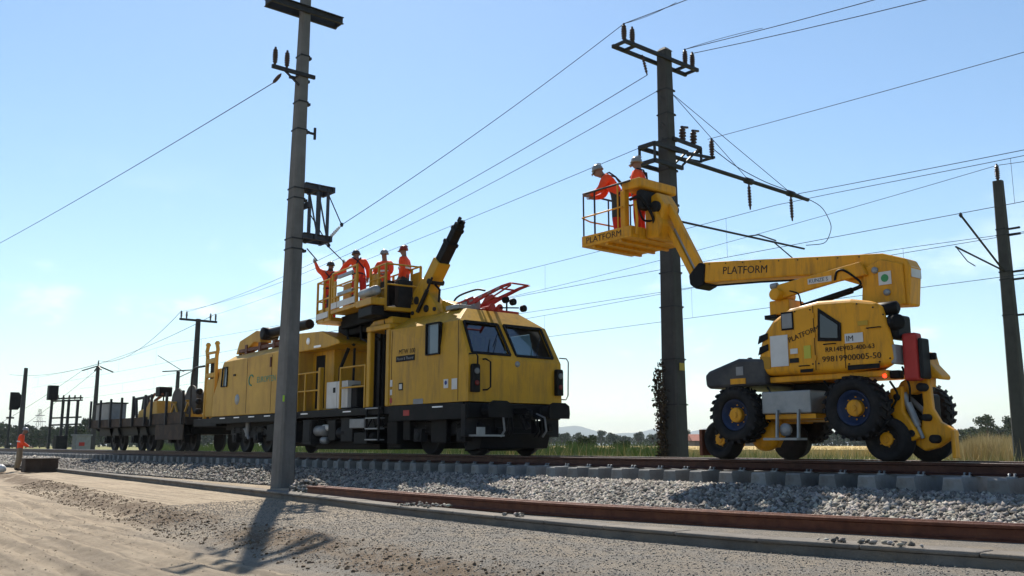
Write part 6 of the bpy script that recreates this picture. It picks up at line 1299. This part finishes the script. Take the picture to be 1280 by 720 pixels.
# ================================================================== PLACE THE PEOPLE
yw = R
person('worker in orange jacket with black harness, both arms raised at the foreground mast', (-15.08, -.9, 3.66), yw(0),
       dict(le=(-.36, .06, 1.55), lw=(-.45, .10, 1.76), lh=(-.48, .11, 1.83), re=(.42, .06, 1.48), rw=(.36, .12, 1.72), rh=(.35, .13, 1.79), ls=(-.20, 0, 1.46), rs=(.20, 0, 1.44)), HELD, trousers=TROR, harness=True, stripes=False)
person('worker in orange jacket leaning left with one arm stretched down to the railing', (-13.45, -.9, 3.82), yw(10),
       dict(ch=(-.05, .08, 1.34), nk=(-.08, .14, 1.47), hb=(-.09, .18, 1.53), hd=(-.10, .23, 1.61), ht=(-.10, .22, 1.70), ns=(-.11, .33, 1.56), ls=(-.24, .06, 1.42), le=(-.42, .10, 1.22), lw=(-.56, .15, 1.02), lh=(-.62, .17, .96), rs=(.14, .06, 1.42), re=(.24, .02, 1.18), rw=(.24, .12, .98), rh=(.23, .15, .91)), HELD, trousers=TROR, harness=True, stripes=False)
person('worker in dark overall and orange jacket, third from left on the platform', (-12.64, -.6, 3.68), yw(160),
       dict(le=(-.26, .10, 1.14), lw=(-.18, .30, 1.05), lh=(-.15, .37, 1.04), re=(.26, .10, 1.14), rw=(.18, .30, 1.05), rh=(.15, .37, 1.04)), HELM, trousers=TRO, height=1.72)
person('worker in orange vest and dark trousers, rightmost on the platform beside the crane', (-11.67, -.6, 3.62), yw(75),
       dict(le=(-.22, -.05, 1.15), lw=(-.20, .05, .92), re=(.22, -.05, 1.15), rw=(.2, .10, .92)), HELR, trousers=TROD, height=1.74)
person('worker in the basket bending over the rail, looking down', (-4.12, -.50, BZ + .05), yw(80),
       dict(pel=(0, -.06, .93), sp=(0, .0, 1.10), ch=(0, .14, 1.26), nk=(0, .26, 1.38), hb=(0, .32, 1.43), hd=(0, .38, 1.50), ht=(0, .36, 1.60), ns=(0, .47, 1.43), ls=(-.19, .20, 1.32), le=(-.24, .30, 1.06), lw=(-.16, .50, .98), lh=(-.14, .56, .98), rs=(.19, .20, 1.32), re=(.24, .28, 1.06), rw=(.16, .46, 1.0), rh=(.14, .52, 1.0)), HELM, trousers=TROD, lower=TROR, harness=True, stripes=False, height=1.80)
person('worker in the basket standing upright behind the control housing', (-3.72, -.28, BZ + .05), yw(65),
       dict(hd=(0, .05, 1.65), ns=(0, .15, 1.61), le=(-.25, .06, 1.14), lw=(-.18, .28, 1.06), lh=(-.16, .35, 1.05), re=(.25, .06, 1.14), rw=(.18, .28, 1.06), rh=(.16, .35, 1.05)), HELM, trousers=TROR, harness=True, stripes=False, height=1.74)
gz = float(ground_h(np.array([-34.2]), np.array([4.45]))[0][0])
person('worker in orange vest and khaki trousers standing on the bench at the left', (-34.2, -4.45, gz), yw(-60),
       dict(ch=(0, .04, 1.32), nk=(0, .08, 1.47), hb=(0, .11, 1.54), hd=(0, .15, 1.63), ht=(0, .14, 1.71), ns=(0, .25, 1.58), le=(-.24, .08, 1.14), lw=(-.12, .28, 1.02), lh=(-.10, .34, .99), re=(.24, .06, 1.14), rw=(.16, .28, 1.0), rh=(.14, .35, .97), lk=(-.14, .05, .5), rk=(.16, -.03, .5), ra=(.18, -.12, .10), rt=(.22, .05, .05)), HELM, trousers=TRO, height=1.78)
person('operator in orange seen through the left windscreen of the cab', (-8.95, -.62, 1.27), -AL - R(90),
       dict(pel=(0, -.05, .60), sp=(0, 0, .80), ch=(0, 0, 1.0), nk=(0, 0, 1.15), hb=(0, .02, 1.22), hd=(0, .03, 1.32), ht=(0, .02, 1.40), ns=(0, .14, 1.30), ls=(-.19, 0, 1.09), le=(-.26, .12, .84), lw=(-.2, .36, .86), lh=(-.18, .42, .86), rs=(.19, 0, 1.09), re=(.26, .12, .84), rw=(.2, .36, .86), rh=(.18, .42, .86), lp=(-.1, .05, .58), lk=(-.13, .34, .52), la=(-.13, .34, .12), lt=(-.14, .46, .06), rp=(.1, .05, .58), rk=(.13, .34, .52), ra=(.13, .34, .12), rt=(.14, .46, .06)), HELD, trousers=TROR, stripes=False)
# poles held between the foreground mast frame and the workers
solo(MB().tube([(X0, -3.42, 4.92), (X0 - 1.4, -2.4, 4.98), (-15.47, -1.2, 5.52)], .016, 7), 'rigging_rod', DSTEEL, 'thin dark rod from the mast frame to the left hand of the reaching worker', 'rod', (X0, -3.42, 4.92))
solo(MB().tube([(X0, -2.94, 5.12), (-14.95, -.55, 5.48)], .016, 7), 'rigging_rod', DSTEEL, 'thin dark rod from the lower frame end to the right hand of the reaching worker', 'rod', (X0, -2.94, 5.12))
